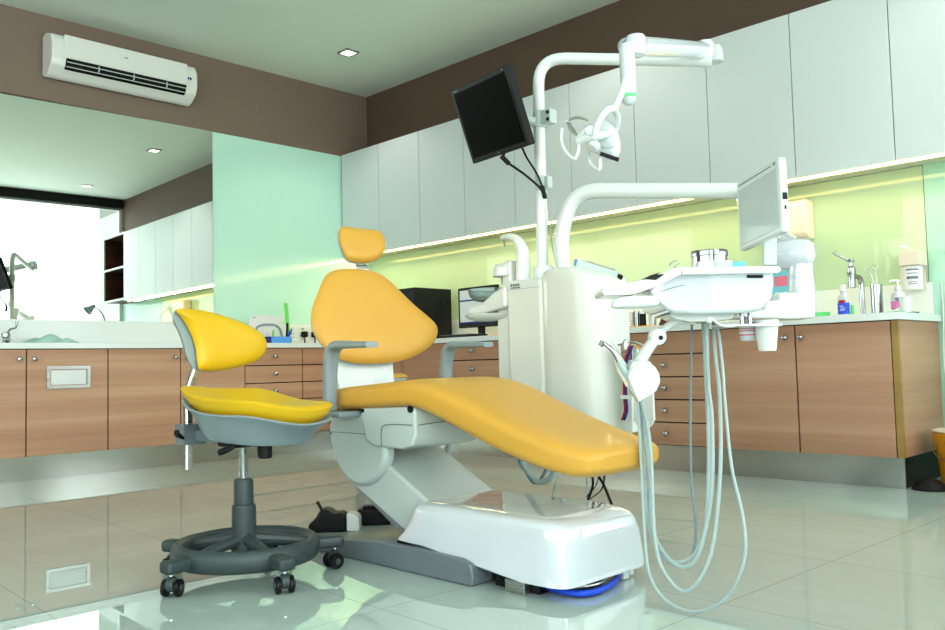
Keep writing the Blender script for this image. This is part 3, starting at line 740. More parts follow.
# folded lamp arm
E1 = V((4.2410,-1.6000,1.8650)); E2 = V((4.3410,-2.2500,1.6900))
b = BM(); tube(b, [E1, E1+(E2-E1)*.5, E2], [.033, .034, .034], 24, smooth=False)
for c0, r0 in ((E1, .038), (E2, .038)): lathe(b, [(.001, -.038), (r0*.8, -.034), (r0, -.02), (r0, .02), (r0*.8, .034), (.001, .038)], c0, Z1, 24)
obj('lamp_arm', b, M['gloss'], t)
b = BM(); lathe(b, [(.02, -.05), (.03, -.045), (.03, .0), (.02, .02)], E1+V((.03, .03, -.005)), Z1, 20); lathe(b, [(.018, -.07), (.018, -.03)], E1, Z1, 16); obj('arm_joint', b, M['greyw'], t)
D1 = V((4.3240,-2.2800,1.6730)); D2 = V((4.3260,-2.2800,1.5090))
b = BM(); tube(b, [D1+V((0,0,.02)), D1, D2+(D1-D2)*.15, D2], [.022, .0275, .0265, .0245], 24, smooth=False); obj('drop_tube', b, M['gloss'], t)
b = BM(); lathe(b, [(.0262, 0), (.0262, .012)], D2+V((0, 0, -.004)), Z1, 24); dr = obj('green_ring', b, M['ltgreen'], t)
b = BM(); lathe(b, [(.0255, 0), (.023, -.012), (.015, -.022), (.004, -.026)], D2+V((0, 0, -.004)), Z1, 24); obj('tube_cap', b, M['greyw'], t)
b = BM(); torus(b, D1+V((.0, 0, .012)), (.7, -.7, 0), .026, .006, 24, 8, a0=0, a1=PI); obj('elbow_cover', b, M['grey'], t)

# operating lamp
yl = -2.32
t = ol = thing('operating_lamp', 'white operating lamp head with curved handles hanging below the folded arm', 'lamp', (4.2110,-2.3200,1.3770))
b = BM(); tube(b, [(4.3270,-2.2900,1.5830), (4.3180,-2.3100,1.5220), (4.2900,-2.3200,1.4640)], [.012, .012, .012], 12); obj('stem', b, M['white'], t)
b = BM()
tube(b, [(4.2470,-2.3800,1.3660), (4.2650,-2.3800,1.4100), (4.2810,-2.3600,1.4510), (4.2890,-2.3300,1.4660), (4.2740,-2.2800,1.4620), (4.2560,-2.2500,1.4360), (4.2230,-2.2300,1.4000)], [.011,.013,.013,.013,.013,.011,.010], 14, flat=.8); obj('yoke', b, M['gloss'], t)
c0 = V((4.2090,-2.3000,1.3880))
ax = (V((.42, -.62, -.66))).normalized()   # opening faces the patient
sx = ax.cross(Z1).normalized(); sy = sx.cross(ax)
Rg = V((.707,.707,0)); Fc = V((.707,-.707,0))
# disc shell seen nearly side-on: flat housing plate, front boss, reflector wings
def disc(c, n_, u_, pts, th, m, nm, par, bev=.006):
    b = BM(); w_ = n_.cross(u_); slab(b, pts, c, u_, w_, n_, th, bev, 3); return obj(nm, b, m, par)
A = V((.55, -.80, -.15)).normalized(); Bu = (Rg-A*Rg.dot(A)).normalized(); Bw = A.cross(Bu)
if Bw.z < 0: Bw = -Bw
def Q(u, v, n=0): return c0+Bu*u+Bw*v+A*n
shape = [(.02, .055), (.05, .03), (.07, -.01), (.074, -.055), (.06, -.085), (.05, -.09), (.0, -.072), (-.03, -.03), (-.035, .02), (-.01, .052)]
b = BM(); pad(b, shape, Q(0, .012, -.02), Bu, Bw, A, .022, .035, p=2.5, k=4); obj('lamp_head', b, M['gloss'], t)
b = BM(); pad(b, [(.0, .04), (.035, .025), (.052, -.01), (.054, -.045), (.02, -.05), (-.01, -.03), (-.02, .01)], Q(0, .012, .001), Bu, Bw, A, .008, .004, p=3, k=4); obj('head_plate', b, M['greyw'], t)
b = BM(); tube(b, [Q(-.075, -.016, .02), Q(-.04, .0, .03), Q(.0, .004, .035), Q(.035, .012, .02)], [.010, .018, .017, .010], 14); obj('cross_bar', b, M['white'], t)
b = BM(); lathe(b, [(.004, -.012), (.019, -.01), (.021, 0), (.018, .012), (.006, .016)], Q(-.028, .022, .045), A, 20); obj('pivot_boss', b, M['gloss'], t)
b = BM(); lathe(b, [(.012, -.02), (.024, -.012), (.028, .004), (.020, .012), (.006, .014)], Q(-.020, -.030, .02), (-Bu*.5-Bw*.6+A*.5), 24); obj('lamp_front', b, M['gloss'], t)
b = BM(); frame_box(b, Q(.036, -.068, .022), (Bu*.93-Bw*.36), (Bw*.93+Bu*.36), A, .068, .014, .012, .001); obj('vent_slot', b, M['black'], t)
for pts in ([(4.0790,-2.3400,1.4400), (4.0920,-2.3600,1.3840), (4.1210,-2.3700,1.3410), (4.1510,-2.3700,1.3140), (4.1620,-2.3600,1.3380), (4.1600,-2.3500,1.3820)], [(4.1450,-2.2800,1.3540), (4.1560,-2.2800,1.3120), (4.1860,-2.2800,1.2820), (4.1950,-2.2800,1.2940), (4.1960,-2.2800,1.3230)]):
    b = BM(); tube(b, pts, .008, 12, flat=.8); obj('handle', b, M['white'], t)
b = BM(); c1 = V((4.1150,-2.3000,1.4540))
tube(b, [(4.0750,-2.3000,1.4770), (4.0950,-2.2900,1.4860), (4.1230,-2.2800,1.4810), (4.1420,-2.2700,1.4680)], [.005, .011, .011, .005], 10, flat=.5); obj('reflector', b, M['steel2'], t)
b = BM(); tube(b, [(4.0750,-2.3000,1.4740), (4.1000,-2.3100,1.4380), (4.1330,-2.3200,1.4030)], [.006, .012, .005], 10, flat=.5); obj('reflector', b, M['steel2'], t)
b = BM(); tube(b, [(4.0660,-2.3000,1.4760), (4.0800,-2.3000,1.4760)], .008, 10, smooth=False); tube(b, [(4.1360,-2.3300,1.3830), (4.1400,-2.3000,1.4130), (4.1570,-2.2800,1.4380)], [.014, .016, .016], 12); obj('reflector_mount', b, M['white'], t)

# black monitor on the pole
t = thing('monitor', 'black flat monitor tilted downward, clamped high on the white pole', 'monitor', (3.55, -2.14, 1.45))
Nn = V((-.19, -.92, -.35)).normalized(); Ux = V((.98, -.19, -.02)); Ux = (Ux-Nn*Ux.dot(Nn)).normalized(); Vy = Nn.cross(Ux)
mc = V((3.540, -2.153, 1.640))
b = BM(); frame_box(b, mc-Nn*.018, Ux, Vy, Nn, 0.408, .328, .036, .006, 3); cs2 = obj('casing', b, M['black'], t)
b = BM(); frame_box(b, mc+Nn*.0008, Ux, Vy, Nn, .368, .285, .0015); obj('screen', b, M['screen'], t)
b = BM(); frame_box(b, mc-Nn*.052, Ux, Vy, Nn, .24, .2, .032, .012, 3); obj('rear_housing', b, M['black'], t)
b = BM(); tube(b, [mc-Nn*.06, V((3.662, -1.995, 1.62))], .02, 16, smooth=False); obj('mount', b, M['greyw'], t)
b = BM(); frame_box(b, mc+Vy*.152+Ux*.175+Nn*.0006, Ux, Vy, Nn, .008, .004, .002); frame_box(b, mc-Vy*.152+Nn*.0006, Ux, Vy, Nn, .008, .005, .002); frame_box(b, mc+Vy*.152-Ux*.17+Nn*.0006, Ux, Vy, Nn, .03, .003, .002); obj('bezel_mark', b, M['dgrey'], t)
b = BM(); tube(b, [mc-Vy*.161+Ux*.01-Nn*.02, (3.5800,-2.1000,1.4590), (3.6390,-2.0500,1.3970), (3.6800,-2.0100,1.3450), (3.6970,-2.0000,1.3140)], .005, 8)
tube(b, [(3.5770,-2.1200,1.4740), (3.5930,-2.0900,1.4420)], .010, 10, smooth=False); obj('signal_cable', b, M['black'], t)
b = BM(); tube(b, [mc-Vy*.158+Ux*.13-Nn*.02, (3.6580,-2.0500,1.4610), (3.6790,-2.0200,1.4020), (3.6930,-2.0000,1.3440), (3.7020,-2.0000,1.3010)], .0045, 8); tube(b, [(3.6930,-2.0000,1.3440), (3.7070,-2.0000,1.2910)], .012, 10, flat=.6, smooth=False); obj('power_cable', b, M['black'], t)

# cuspidor: spout, cup filler, basin
t = thing('spittoon', 'white spittoon unit with curved water spout, cup filler and basin arm', 'spittoon', (3.48, -2.02, .845))
b = BM(); box(b, (3.500, -2.055, .845), (3.553, -1.98, 1.045), .012, 4); tw = obj('tower', b, M['white2'], t)
b = BM(); tube(b, [(3.5900,-2.0200,0.9430), (3.5930,-2.0200,1.0230), (3.5900,-2.0200,1.0860), (3.5690,-2.0200,1.1270), (3.5240,-2.0200,1.1500), (3.4770,-2.0200,1.1510)], [.034, .034, .030, .024, .020, .013], 18, flat=.8); obj('spout', b, M['white2'], t)
b = BM(); tube(b, [(3.4830,-2.0200,1.1460), (3.4930,-2.0200,1.1150)], [.005, .004], 8, smooth=False); obj('nozzle', b, M['grey'], t)
b = BM(); lathe(b, [(.040, 0), (.044, .004), (.044, .034), (.040, .040)], (3.4950,-2.0400,0.9800), Z1, 28); box(b, (3.46, -2.06, .995), (3.53, -2.0, 1.035), .006); obj('cup_filler', b, M['white2'], t)
b = BM(); tube(b, [(3.4800,-2.0300,0.9860), (3.4790,-2.0300,0.9520)], [.008, .005], 8, smooth=False); obj('filler_nozzle', b, M['greyw'], t)
b = BM(); box(b, (3.501, -2.056, .985), (3.55, -2.0555, .9865)); obj('tower_seam', b, M['greyp'], t)
b = BM(); slab(b, [(x, z) for x, z in ((3.335, .822), (3.335, .862), (3.42, .872), (3.49, .915), (3.56, .935), (3.56, .845), (3.50, .838), (3.40, .822))], (0, -2.10, 0), X1, Z1, Y1, .12, .014, 4); obj('basin_arm', b, M['white2'], t)
b = BM(); pad(b, [(-.12, 0), (-.09, .06), (0, .08), (.09, .06), (.12, 0), (.09, -.06), (0, -.08), (-.09, -.06)], (3.42, -2.05, .824), X1, Y1, Z1, .004, .03, p=2.5); obj('basin_base', b, M['white2'], t)
b = BM()
gb = V((3.385, -2.0, .882))
outer = [(.04, 0), (.07, .005), (.095, .025), (.105, .055)]
lathe(b, outer+[(.101, .055), (.091, .027), (.066, .009), (.03, .006)], gb, Z1, 36, True); obj('glass_bowl', b, M['clear'], t)

# controller lying on the unit top
t = thing('curing_light', 'slim pale blue box device with black plugs lying on top of the unit', 'device', (3.8750,-1.9000,0.9740))
b = BM(); aU = V((.62, .62, -.30)).normalized(); aN = V((.3, -.0, .95)); aN = (aN-aU*aN.dot(aU)).normalized(); aV = aN.cross(aU)
dcn = V((3.9180,-1.9500,0.9830))+V((0, 0, -.004))
frame_box(b, dcn, aU, aV, aN, .17, .09, .035, .006, 3); obj('casing', b, M['greyw'], t)
b = BM(); frame_box(b, dcn+aN*.0185, aU, aV, aN, .15, .07, .003, .001); obj('top_panel', b, M['grey'], t)
b = BM(); frame_box(b, dcn-aU*.086, aU, aV, aN, .004, .08, .025, .001); obj('end_cap', b, M['cyan'], t)
b = BM(); frame_box(b, dcn+aU*.095-aV*.01, aU, aV, aN, .025, .05, .018, .003); tube(b, [dcn+aU*.10, (3.9870,-1.9000,0.9470), (3.9990,-1.9000,0.8900), (3.9970,-1.9000,0.7320), (4.0030,-1.9000,0.6450)], .003, 8); obj('plug', b, M['black'], t)

# services panel at the right flank of the unit
t = thing('hose_panel', 'narrow white service panel with red and blue tubes right of the unit column', 'panel', (4.11, -1.93, .33))
b = BM(); box(b, (4.072, -2.0, .34), (4.10, -1.90, .66), .006); obj('panel', b, M['white'], t)
b = BM(); box(b, (4.0720,-2.0200,0.6140), V((4.1240,-2.0200,0.6720))+V((.0, .03, 0)), .002); tube(b, [(4.0610,-2.0200,0.6710), (4.1240,-2.0200,0.6800), (4.1590,-2.0000,0.6670)], .004, 8); lathe(b, [(.012, 0), (.012, .03), (.006, .04)], (4.1030,-2.0300,0.6510), Z1, 12); obj('valve_block', b, M['steel2'], t)
for m_, dx in (('red', 0), ('navy', 2)):
    b = BM(); tube(b, [V(p)+V((dx*.005, 0, 0)) for p in ((4.1220,-2.0300,0.6650), (4.1190,-2.0400,0.6430), (4.0990,-2.0400,0.5950), (4.0940,-2.0400,0.4830), (4.0960,-2.0400,0.4270), (4.0810,-2.0400,0.3900))], .0045, 8); obj('tube', b, M[m_], t)
b = BM(); tube(b, [(4.1400,-2.0300,0.6680), (4.1650,-2.0300,0.6490), (4.1510,-2.0300,0.6230)], .004, 8); obj('tube', b, M['gold'], t)
b = BM(); box(b, (4.0900,-2.0600,0.4690), V((4.1430,-2.0600,0.4810))+V((0, .02, .002)), 0); obj('tube_clip', b, M['white'], t)
t = thing('drip_guard', 'rounded white plate hanging behind the handpiece holder', 'plate', (4.2250,-2.1000,0.3550))
b = BM(); pb = [V(p) for p in ((4.1810,-2.1000,0.5260), (4.2580,-2.1000,0.5330), (4.2600,-2.1000,0.3990), (4.2430,-2.1000,0.3730), (4.1920,-2.1000,0.3720), (4.1710,-2.1000,0.3930))]
slab(b, [(p.x, p.z) for p in pb], (0, -2.1, 0), X1, Z1, Y1, .012, .003, 2); obj('plate', b, M['white'], t)

# ------------------------------------------------------------------ delivery tray
RG = V((.7071, .7071, 0)); AW = V((-.7071, .7071, 0)); FW = -AW
def slab3(bm, pts, N, d, bev=0, seg=3):
    o0 = V(pts[0]); slab(bm, [((V(p)-o0).dot(RG), (V(p)-o0).z) for p in pts], o0, RG, Z1, N, d, bev, seg)
t = dt = thing('delivery_unit', 'white instrument delivery unit with tray, held over the foot of the amber chair', 'delivery unit', (4.7925,-2.6008,0.7144))
b = BM(); slab3(b, [(4.7967,-2.7659,0.8453), (4.9648,-2.5985,0.8394), (4.9643,-2.5990,0.7954), (4.9585,-2.6048,0.7568), (4.9394,-2.6238,0.7304), (4.9101,-2.6530,0.7250), (4.8262,-2.7365,0.7253), (4.7826,-2.7800,0.7294), (4.7646,-2.7979,0.7404), (4.7452,-2.8173,0.7643), (4.7330,-2.8294,0.7854), (4.7408,-2.8216,0.8058), (4.7669,-2.7956,0.8256)], AW, .24, .018, 4)
bd = obj('body', b, M['gloss'], t)
b = BM(); slab3(b, [(4.9154,-2.6491,0.8229), (4.9446,-2.6200,0.8219), (4.9443,-2.6203,0.8141), (4.9152,-2.6494,0.8152)], AW, .01); obj('slot', b, M['black'], bd)
b = BM(); tube(b, [(4.7557,-2.8089,0.7845), (4.7779,-2.7869,0.7941), (4.8000,-2.7648,0.8011)], .0009, 5, smooth=False); obj('body_seam', b, M['grey'], bd)
b = BM(); slab3(b, [(4.8109,-2.7941,0.8447), (4.9858,-2.6199,0.8422), (4.9920,-2.6138,0.8371), (4.9917,-2.6141,0.8281), (4.9852,-2.6205,0.8233), (4.8122,-2.7929,0.8255)], AW, .30, .004, 2); obj('tray_plate', b, M['white'], t)
b = BM(); slab3(b, [(4.8099,-2.7924,0.8455), (4.7935,-2.8087,0.8417), (4.7623,-2.8398,0.8210), (4.6696,-2.9321,0.7961), (4.6658,-2.9359,0.7861), (4.6692,-2.9325,0.7770), (4.7215,-2.8804,0.7777), (4.7689,-2.8332,0.7978), (4.8001,-2.8021,0.8197), (4.8102,-2.7920,0.8257)], AW, .14, .003, 2); obj('front_wing', b, M['white'], t)
b = BM(); slab3(b, [(4.7446,-2.8631,0.8162), (4.7647,-2.8431,0.8270), (4.7827,-2.8251,0.8276), (4.7661,-2.8416,0.8129)], AW, .004); slab3(b, [(4.7303,-2.8321,0.8230), (4.7487,-2.8137,0.8289), (4.7581,-2.8044,0.8363), (4.7377,-2.8247,0.8280)], AW, .10); obj('key_panel', b, M['black'], t)
hpad = V((4.7200,-2.8706,0.7565))
b = BM(); pad(b, [(-.060, -.002), (-.050, .012), (-.02, .018), (.03, .019), (.055, .014), (.06, -.006), (.02, -.014), (-.03, -.014), (-.056, -.012)], hpad, RG, Z1, FW, .02, .06, p=3); obj('handle_pad', b, M['white'], t)
b = BM(); slab3(b, [(4.7408,-2.7511,0.7301), (4.8656,-2.6268,0.7270), (4.8614,-2.6309,0.7127), (4.8277,-2.6645,0.7073), (4.7811,-2.7109,0.7076), (4.7553,-2.7366,0.7164)], AW, .12, .004, 2); obj('swivel_plate', b, M['white'], t)
b = BM(); tube(b, [(4.8424,-2.7204,0.7170), (4.8477,-2.7152,0.7117), (4.8654,-2.6975,0.6943), (4.8890,-2.6740,0.6922)], .003, 8); lathe(b, [(.006, -.012), (.008, 0)], (4.8423,-2.7205,0.7145), Z1, 10); obj('hose_guard', b, M['white'], t)
for q in ((4.8635,-2.5865,0.7055), (4.8785,-2.5715,0.7049)):
    b = BM(); lathe(b, [(.006, -.012), (.006, .03)], q, Z1, 10); obj('stud', b, M['steel'], t)
b = BM(); slab3(b, [(4.8033,-2.5195,0.7404), (4.8661,-2.4568,0.7410), (4.8669,-2.4560,0.7660), (4.8945,-2.4286,0.7678), (4.8951,-2.4279,0.7872), (4.9659,-2.3574,0.7875), (4.9654,-2.3579,0.7153), (4.9144,-2.4088,0.7143), (4.8027,-2.5200,0.7210)], AW, .11, .006, 3); obj('bracket_box', b, M['white'], t)
e0 = V((4.9144,-2.3241,0.7901)); et = V((4.9160,-2.3225,0.8988))
b = BM(); lathe(b, [(.036, -.002), (.034, .03), (.0335, .038), (.0325, .0385), (.0325, .042), (.034, .0425), (.032, .06), (.033, et.z-e0.z)], e0, Z1, 32); obj('elbow_column', b, M['gloss'], t)
b = BM()
ja = (RG*.55+FW*.83).normalized()
lathe(b, [(.002, -.044), (.022, -.043), (.037, -.032), (.043, -.01), (.044, .02), (.041, .055), (.034, .085), (.02, .098), (.002, .10)], et-RG*.008+Z1*.004, -(RG*.75+FW*.55).normalized(), 32)
obj('elbow_joint', b, M['gloss'], t)
b = BM(); tube(b, [et+AW*.02+Z1*.005, et+AW*.15+Z1*.06, V((4.3990,-1.5800,1.2620))+V((.06,-.15,-.07)), V((4.3990,-1.5800,1.2620))+V((0,-.01,-.01))], [.036, .036, .034, .034], 20); lathe(b, [(.03, -.06), (.042, -.055), (.042, .03), (.03, .04)], (4.3990,-1.5800,1.2620), Z1, 24); obj('spring_arm', b, M['gloss'], t)

# grey screen on the delivery unit
t = thing('monitor', 'light grey flat screen in a white frame standing over the instrument tray', 'monitor', (4.89, -2.5, .87))
Nn = V((-.60, -.80, .03)).normalized(); Ux = V((.80, -.59, .07)); Ux = (Ux-Nn*Ux.dot(Nn)).normalized(); Vy = Nn.cross(Ux)
mc = V((4.884, -2.507, 1.023)); w_, h_ = .25, .2
b = BM(); frame_box(b, mc-Nn*.011, Ux, Vy, Nn, w_, h_, .022, .006, 3); obj('casing', b, M['white'], t)
b = BM(); frame_box(b, mc+Nn*.0008-Vy*.006, Ux, Vy, Nn, w_*.88, h_*.80, .0015); obj('screen', b, M['gscreen'], t)
b = BM(); frame_box(b, mc-Nn*.011+Ux*(w_/2+.001)-Vy*.005, Ux, Vy, Nn, .003, .018, .012); frame_box(b, mc-Nn*.011+Ux*(w_/2+.001)-Vy*.035, Ux, Vy, Nn, .003, .010, .004); obj('side_button', b, M['black'], t)
b = BM(); frame_box(b, mc-Nn*.028+Ux*(w_/2-.09), Ux, Vy, Nn, .09, .10, .014, .006, 3); obj('rear_housing', b, M['white'], t)
b = BM(); frame_box(b, mc+Vy*(h_*.445)+Ux*(w_*.40)+Nn*.0006, Ux, Vy, Nn, .012, .008, .002); frame_box(b, mc+Vy*(h_*.438)-Ux*(w_*.06)+Nn*.0006, Ux, Vy, Nn, w_*.75, .003, .002); obj('bezel_mark', b, M['grey'], t)
b = BM(); slab3(b, [(4.8757,-2.4615,0.9572), (4.9012,-2.4360,0.9563), (4.8982,-2.4390,0.8643), (4.8728,-2.4643,0.8652)], AW, .012, .002); obj('neck', b, M['greyw'], t)

# handpiece holder hanging under the delivery unit
t = dt
b = BM(); tube(b, [(4.7575,-2.6498,0.7180), (4.7306,-2.6765,0.7163), (4.7127,-2.7085,0.7005), (4.6966,-2.7387,0.6741)], [.024, .018, .015, .013], 14, flat=.7); obj('holder_arm', b, M['white'], t)
b = BM(); lathe(b, [(.018, -.02), (.022, -.016), (.022, .016), (.018, .02)], (4.7021,-2.7473,0.6711), FW, 20); tube(b, [(4.7001,-2.7493,0.6685), (4.6879,-2.7755,0.6371), (4.6681,-2.7953,0.5955)], [.017, .019, .020], 12, flat=.8, smooth=False); hj = obj('holder_joint', b, M['white'], t)
b = BM(); lathe(b, [(.006, .019), (.006, .023)], (4.7058,-2.7436,0.6683), FW, 12); obj('joint_bolt', b, M['black'], hj)
b = BM(); slab3(b, [(4.6911,-2.8712,0.5709), (4.7007,-2.8616,0.5910), (4.7155,-2.8469,0.6020), (4.7319,-2.8305,0.6027), (4.7416,-2.8209,0.5922), (4.7484,-2.8141,0.5740), (4.7496,-2.8128,0.5535), (4.7418,-2.8207,0.5308), (4.7260,-2.8364,0.5161), (4.7094,-2.8530,0.5039), (4.7010,-2.8613,0.5297)], AW, .012, .003, 3)
hh = obj('handpiece_holder', b, M['white'], t)
b = BM(); slab3(b, [(4.6818,-2.8621,0.5707), (4.6918,-2.8521,0.6064), (4.7065,-2.8374,0.6111), (4.7247,-2.8193,0.6078), (4.7334,-2.8107,0.5895), (4.7322,-2.8118,0.5458), (4.7188,-2.8252,0.5206), (4.7002,-2.8438,0.5059), (4.6881,-2.8558,0.5320)], AW, .04, .004, 3); obj('holder_back', b, M['greyw'], hh)
b = BM(); tube(b, [(4.6280,-2.8917,0.6577), (4.6352,-2.8845,0.6522), (4.6495,-2.8702,0.6335), (4.6581,-2.8616,0.6098)], [.0055, .005, .007, .008], 12); hp_ = obj('handpiece', b, M['steel'], t)
b = BM(); tube(b, [(4.6581,-2.8616,0.6098), (4.6668,-2.8531,0.5862), (4.6790,-2.8409,0.5598)], [.009, .0105, .011], 12); obj('handpiece_sleeve', b, M['hose'], hp_)
b = BM(); lathe(b, [(.0065, -.009), (.0065, .005)], (4.6280,-2.8917,0.6577), (.5, .1, .85), 14); obj('handpiece_head', b, M['steel'], hp_)
b = BM(); tube(b, [(4.6130,-2.8360,0.6556), (4.6202,-2.8288,0.6420), (4.6416,-2.8076,0.5908)], [.007, .006, .008], 10, smooth=False); obj('handpiece', b, M['steel2'], t)
b = BM(); tube(b, [(4.6481,-2.8646,0.6205), (4.6564,-2.8563,0.5838), (4.6702,-2.8426,0.5444)], [.005, .006, .006], 10, smooth=False); obj('handpiece', b, M['tan'], t)
H = [
 ('hose', .0040, [(4.7920,-2.6000,0.7090), (4.8130,-2.6200,0.6730), (4.8530,-2.6800,0.5770), (4.8770,-2.7200,0.5050), (4.9310,-2.8000,0.3510), (4.9870,-2.8600,0.2410), (5.0070,-2.9000,0.1560), (4.9660,-2.9150,0.0680), (4.8850,-2.9150,0.0230), (4.8010,-2.9000,0.0290), (4.7420,-2.8800,0.0760), (4.7040,-2.8400,0.1580), (4.6600,-2.7800,0.3130), (4.6240,-2.7300,0.4430), (4.6030,-2.7000,0.5030)]),
 ('hose', .0050, [(4.7750,-2.5800,0.7100), (4.8120,-2.6400,0.6060), (4.8520,-2.7000,0.5090), (4.8890,-2.7800,0.3290), (4.8900,-2.8400,0.1450), (4.8410,-2.8700,0.0540), (4.7750,-2.8600,0.0800), (4.7270,-2.8300,0.1570), (4.6780,-2.7600,0.3590), (4.6400,-2.7200,0.4530), (4.6100,-2.7000,0.5060)]),
 ('hose', .0054, [(4.7790,-2.6200,0.7090), (4.7980,-2.6600,0.5460), (4.8270,-2.7000,0.4520), (4.8520,-2.7600,0.2790), (4.8420,-2.8100,0.1390), (4.8050,-2.8200,0.0960), (4.7450,-2.8100,0.1130), (4.6930,-2.7900,0.1790), (4.6700,-2.7600,0.3110), (4.6260,-2.7100,0.4600), (4.6000,-2.6900,0.5060)]),
 ('hose', .0050, [(4.7440,-2.5800,0.7120), (4.7690,-2.6200,0.5450), (4.7930,-2.6600,0.4480), (4.8110,-2.7000,0.3150), (4.8260,-2.7600,0.1730), (4.7930,-2.7900,0.1060), (4.7320,-2.8000,0.1070), (4.6750,-2.7800,0.1860), (4.6400,-2.7400,0.3550), (4.6130,-2.7100,0.4710), (4.5930,-2.6900,0.5060)]),
 ('dhose', .0034, [(4.6980,-2.5600,0.7150), (4.7070,-2.6000,0.4970), (4.7360,-2.6600,0.3050), (4.7680,-2.7000,0.1800), (4.7720,-2.7200,0.1190), (4.7590,-2.7300,0.0910)]),
]
for m_, r_, pts in H:
    b = BM(); tube(b, pts, r_, 12, 6); obj('hose', b, M[m_], t)
b = BM(); slab3(b, [(4.8456,-2.6608,0.6998), (4.9577,-2.5491,0.6972), (4.9575,-2.5493,0.6907), (4.8454,-2.6610,0.6938)], AW, .10, .001); obj('cup_holder', b, M['white'], t)
cp = V((4.9091,-2.5411,0.6266)); ch_ = V((4.9115,-2.5387,0.7006)).z-cp.z
b = BM(); lathe(b, [(.022, 0), (.023, .002), (.031, ch_-.004), (.032, ch_+.008), (.029, ch_+.008), (.021, .004)], cp, Z1, 32); tag(obj('cup', b, M['white']), 'white cup hanging in the holder under the instrument tray', 'cup')
bp = V((4.8541,-2.5394,0.6553))
t = thing('bottle', 'white bottle with pink printed label hanging behind the white cup', 'bottle', bp)
b = BM(); lathe(b, [(.017, 0), (.021, .004), (.021, .05), (.012, .058), (.012, .066)], bp, Z1, 32); obj('bottle_body', b, M['bottle'], t)
b = BM(); lathe(b, [(.0213, .012), (.0216, .0122), (.0216, .044), (.0213, .0445)], bp, Z1, 32, False); lb = obj('label', b, M['paper'], t)
b = BM(); lathe(b, [(.0221, .014), (.0221, .018)], bp, Z1, 32, False)
for k in range(3): lathe(b, [(.0221, .026+k*.006), (.0221, .0285+k*.006)], bp, Z1, 32, False)
obj('label_print', b, M['pinkp'], lb)

# things lying on the tray
dc_ = V((4.7662,-2.5705,0.8773)); TT = V((4.8993,-2.7061,0.8437)).z+.0012; dc_.z = TT
t = thing('instrument_drum', 'round polished steel drum standing on the instrument tray', 'drum', dc_)
b = BM(); lathe(b, [(.046, 0), (.048, .002), (.048, .046), (.046, .046)], dc_, Z1, 40); obj('drum_body', b, M['steel'], t)
b = BM(); lathe(b, [(.049, .0462), (.050, .048), (.050, .060), (.048, .063), (.02, .064), (.001, .064)], dc_, Z1, 40); obj('drum_lid', b, M['steel'], t)
for px_, c_, w, h_, lab in (((4.8206,-2.6857,0.8639), 'paper', .05, .020, 'white sterile pouch lying in front of the steel drum'), ((4.8553,-2.6652,0.8617), 'teal', .045, .019, 'pale aqua sterile pouch lying right of the white pouch'), ((4.8734,-2.6189,0.8630), 'lblue', .035, .018, 'small light blue pouch on the tray right of the drum')):
    q = V(px_); b = BM(); frame_box(b, V((q.x, q.y, TT+h_/2)), RG, AW, Z1, w, .04, h_, .004); tag(obj('sterile_pouch', b, M[c_]), lab, 'pouch', 'pouches on the tray')
q = V((4.7770,-2.7573,0.8530)); q.z = TT
b = BM(); torus(b, q, FW, .022, .0025, 24, 8, a0=0, a1=PI); torus(b, q+RG*.012+AW*.02, FW, .016, .002, 24, 8, a0=0, a1=PI); tag(obj('cheek_retractor', b, M['clear']), 'clear plastic loop lying on the left end of the tray', 'retractor')

# ------------------------------------------------------------------ right worktop
def sit(px, py, y): return None
# computer tower and monitor
x1 = (1.1470,-0.1000,0.9630)[0]; x0 = (0.9590,-0.4800,0.9650)[0]; zt = (1.1760,-0.1200,1.2020)[2]
t = thing('computer_tower', 'black computer tower on the right worktop behind the dental chair backrest', 'computer', ((x0+x1)/2, -.3, TZ))
b = BM(); box(b, (x0, -.48, TZ+.0065), (x1, -.10, zt), .006); obj('case', b, M['black'], t)
b = BM(); box(b, (x0+.008, -.484, TZ+.02), (x1-.008, -.4805, zt-.015), .002); obj('front_panel', b, M['blackg'], t)
b = BM()
for a in ((x0+.03, -.45), (x1-.03, -.45), (x0+.03, -.15), (x1-.03, -.15)): lathe(b, [(.012, 0), (.012, .0065)], (a[0], a[1], TZ), Z1, 12)
obj('foot', b, M['blackg'], t)
xa, xb = (1.4770,-0.3500,1.0860)[0], (1.8680,-0.3500,1.0590)[0]
za, zb = (1.6950,-0.3500,0.8780)[2], (1.7060,-0.3500,1.1700)[2]
t = thing('monitor', 'dark computer monitor on the right worktop behind the spittoon basin', 'monitor', ((xa+xb)/2, -.3, TZ))
b = BM(); box(b, (xa, -.35, za), (xb, -.32, zb), .005); obj('casing', b, M['blackg'], t)
b = BM(); box(b, (xa+.02, -.3515, za+.03), (xb-.02, -.3502, zb-.02)); s_ = obj('screen', b, M['gscreen'], t)
b = BM(); box(b, (xa+.02, -.3525, za+.03), (xb-.02, -.3516, za+.042)); box(b, (xa+.02, -.3525, zb-.1), (xb-.02, -.3516, zb-.09)); obj('screen_bar', b, M['navy'], s_)
b = BM(); box(b, ((xa+xb)/2-.03, -.32, TZ+.012), ((xa+xb)/2+.03, -.30, za+.1), .004); lathe(b, [(.11, 0), (.11, .008), (.03, .012)], ((xa+xb)/2, -.31, TZ), Z1, 32); obj('stand', b, M['black'], t)
b = BM(); box(b, (xa+.0, -.56, TZ), (xb-.02, -.43, TZ+.018), .003)
kb = tag(obj('keyboard', b, M['black']), 'black keyboard in front of the computer monitor', 'keyboard')
b = BM()
for r_ in range(3):
    for k in range(12): box(b, (xa+.012+k*.026, -.55+r_*.038, TZ+.0182), (xa+.034+k*.026, -.518+r_*.038, TZ+.022))
obj('keys', b, M['dgrey'], kb)
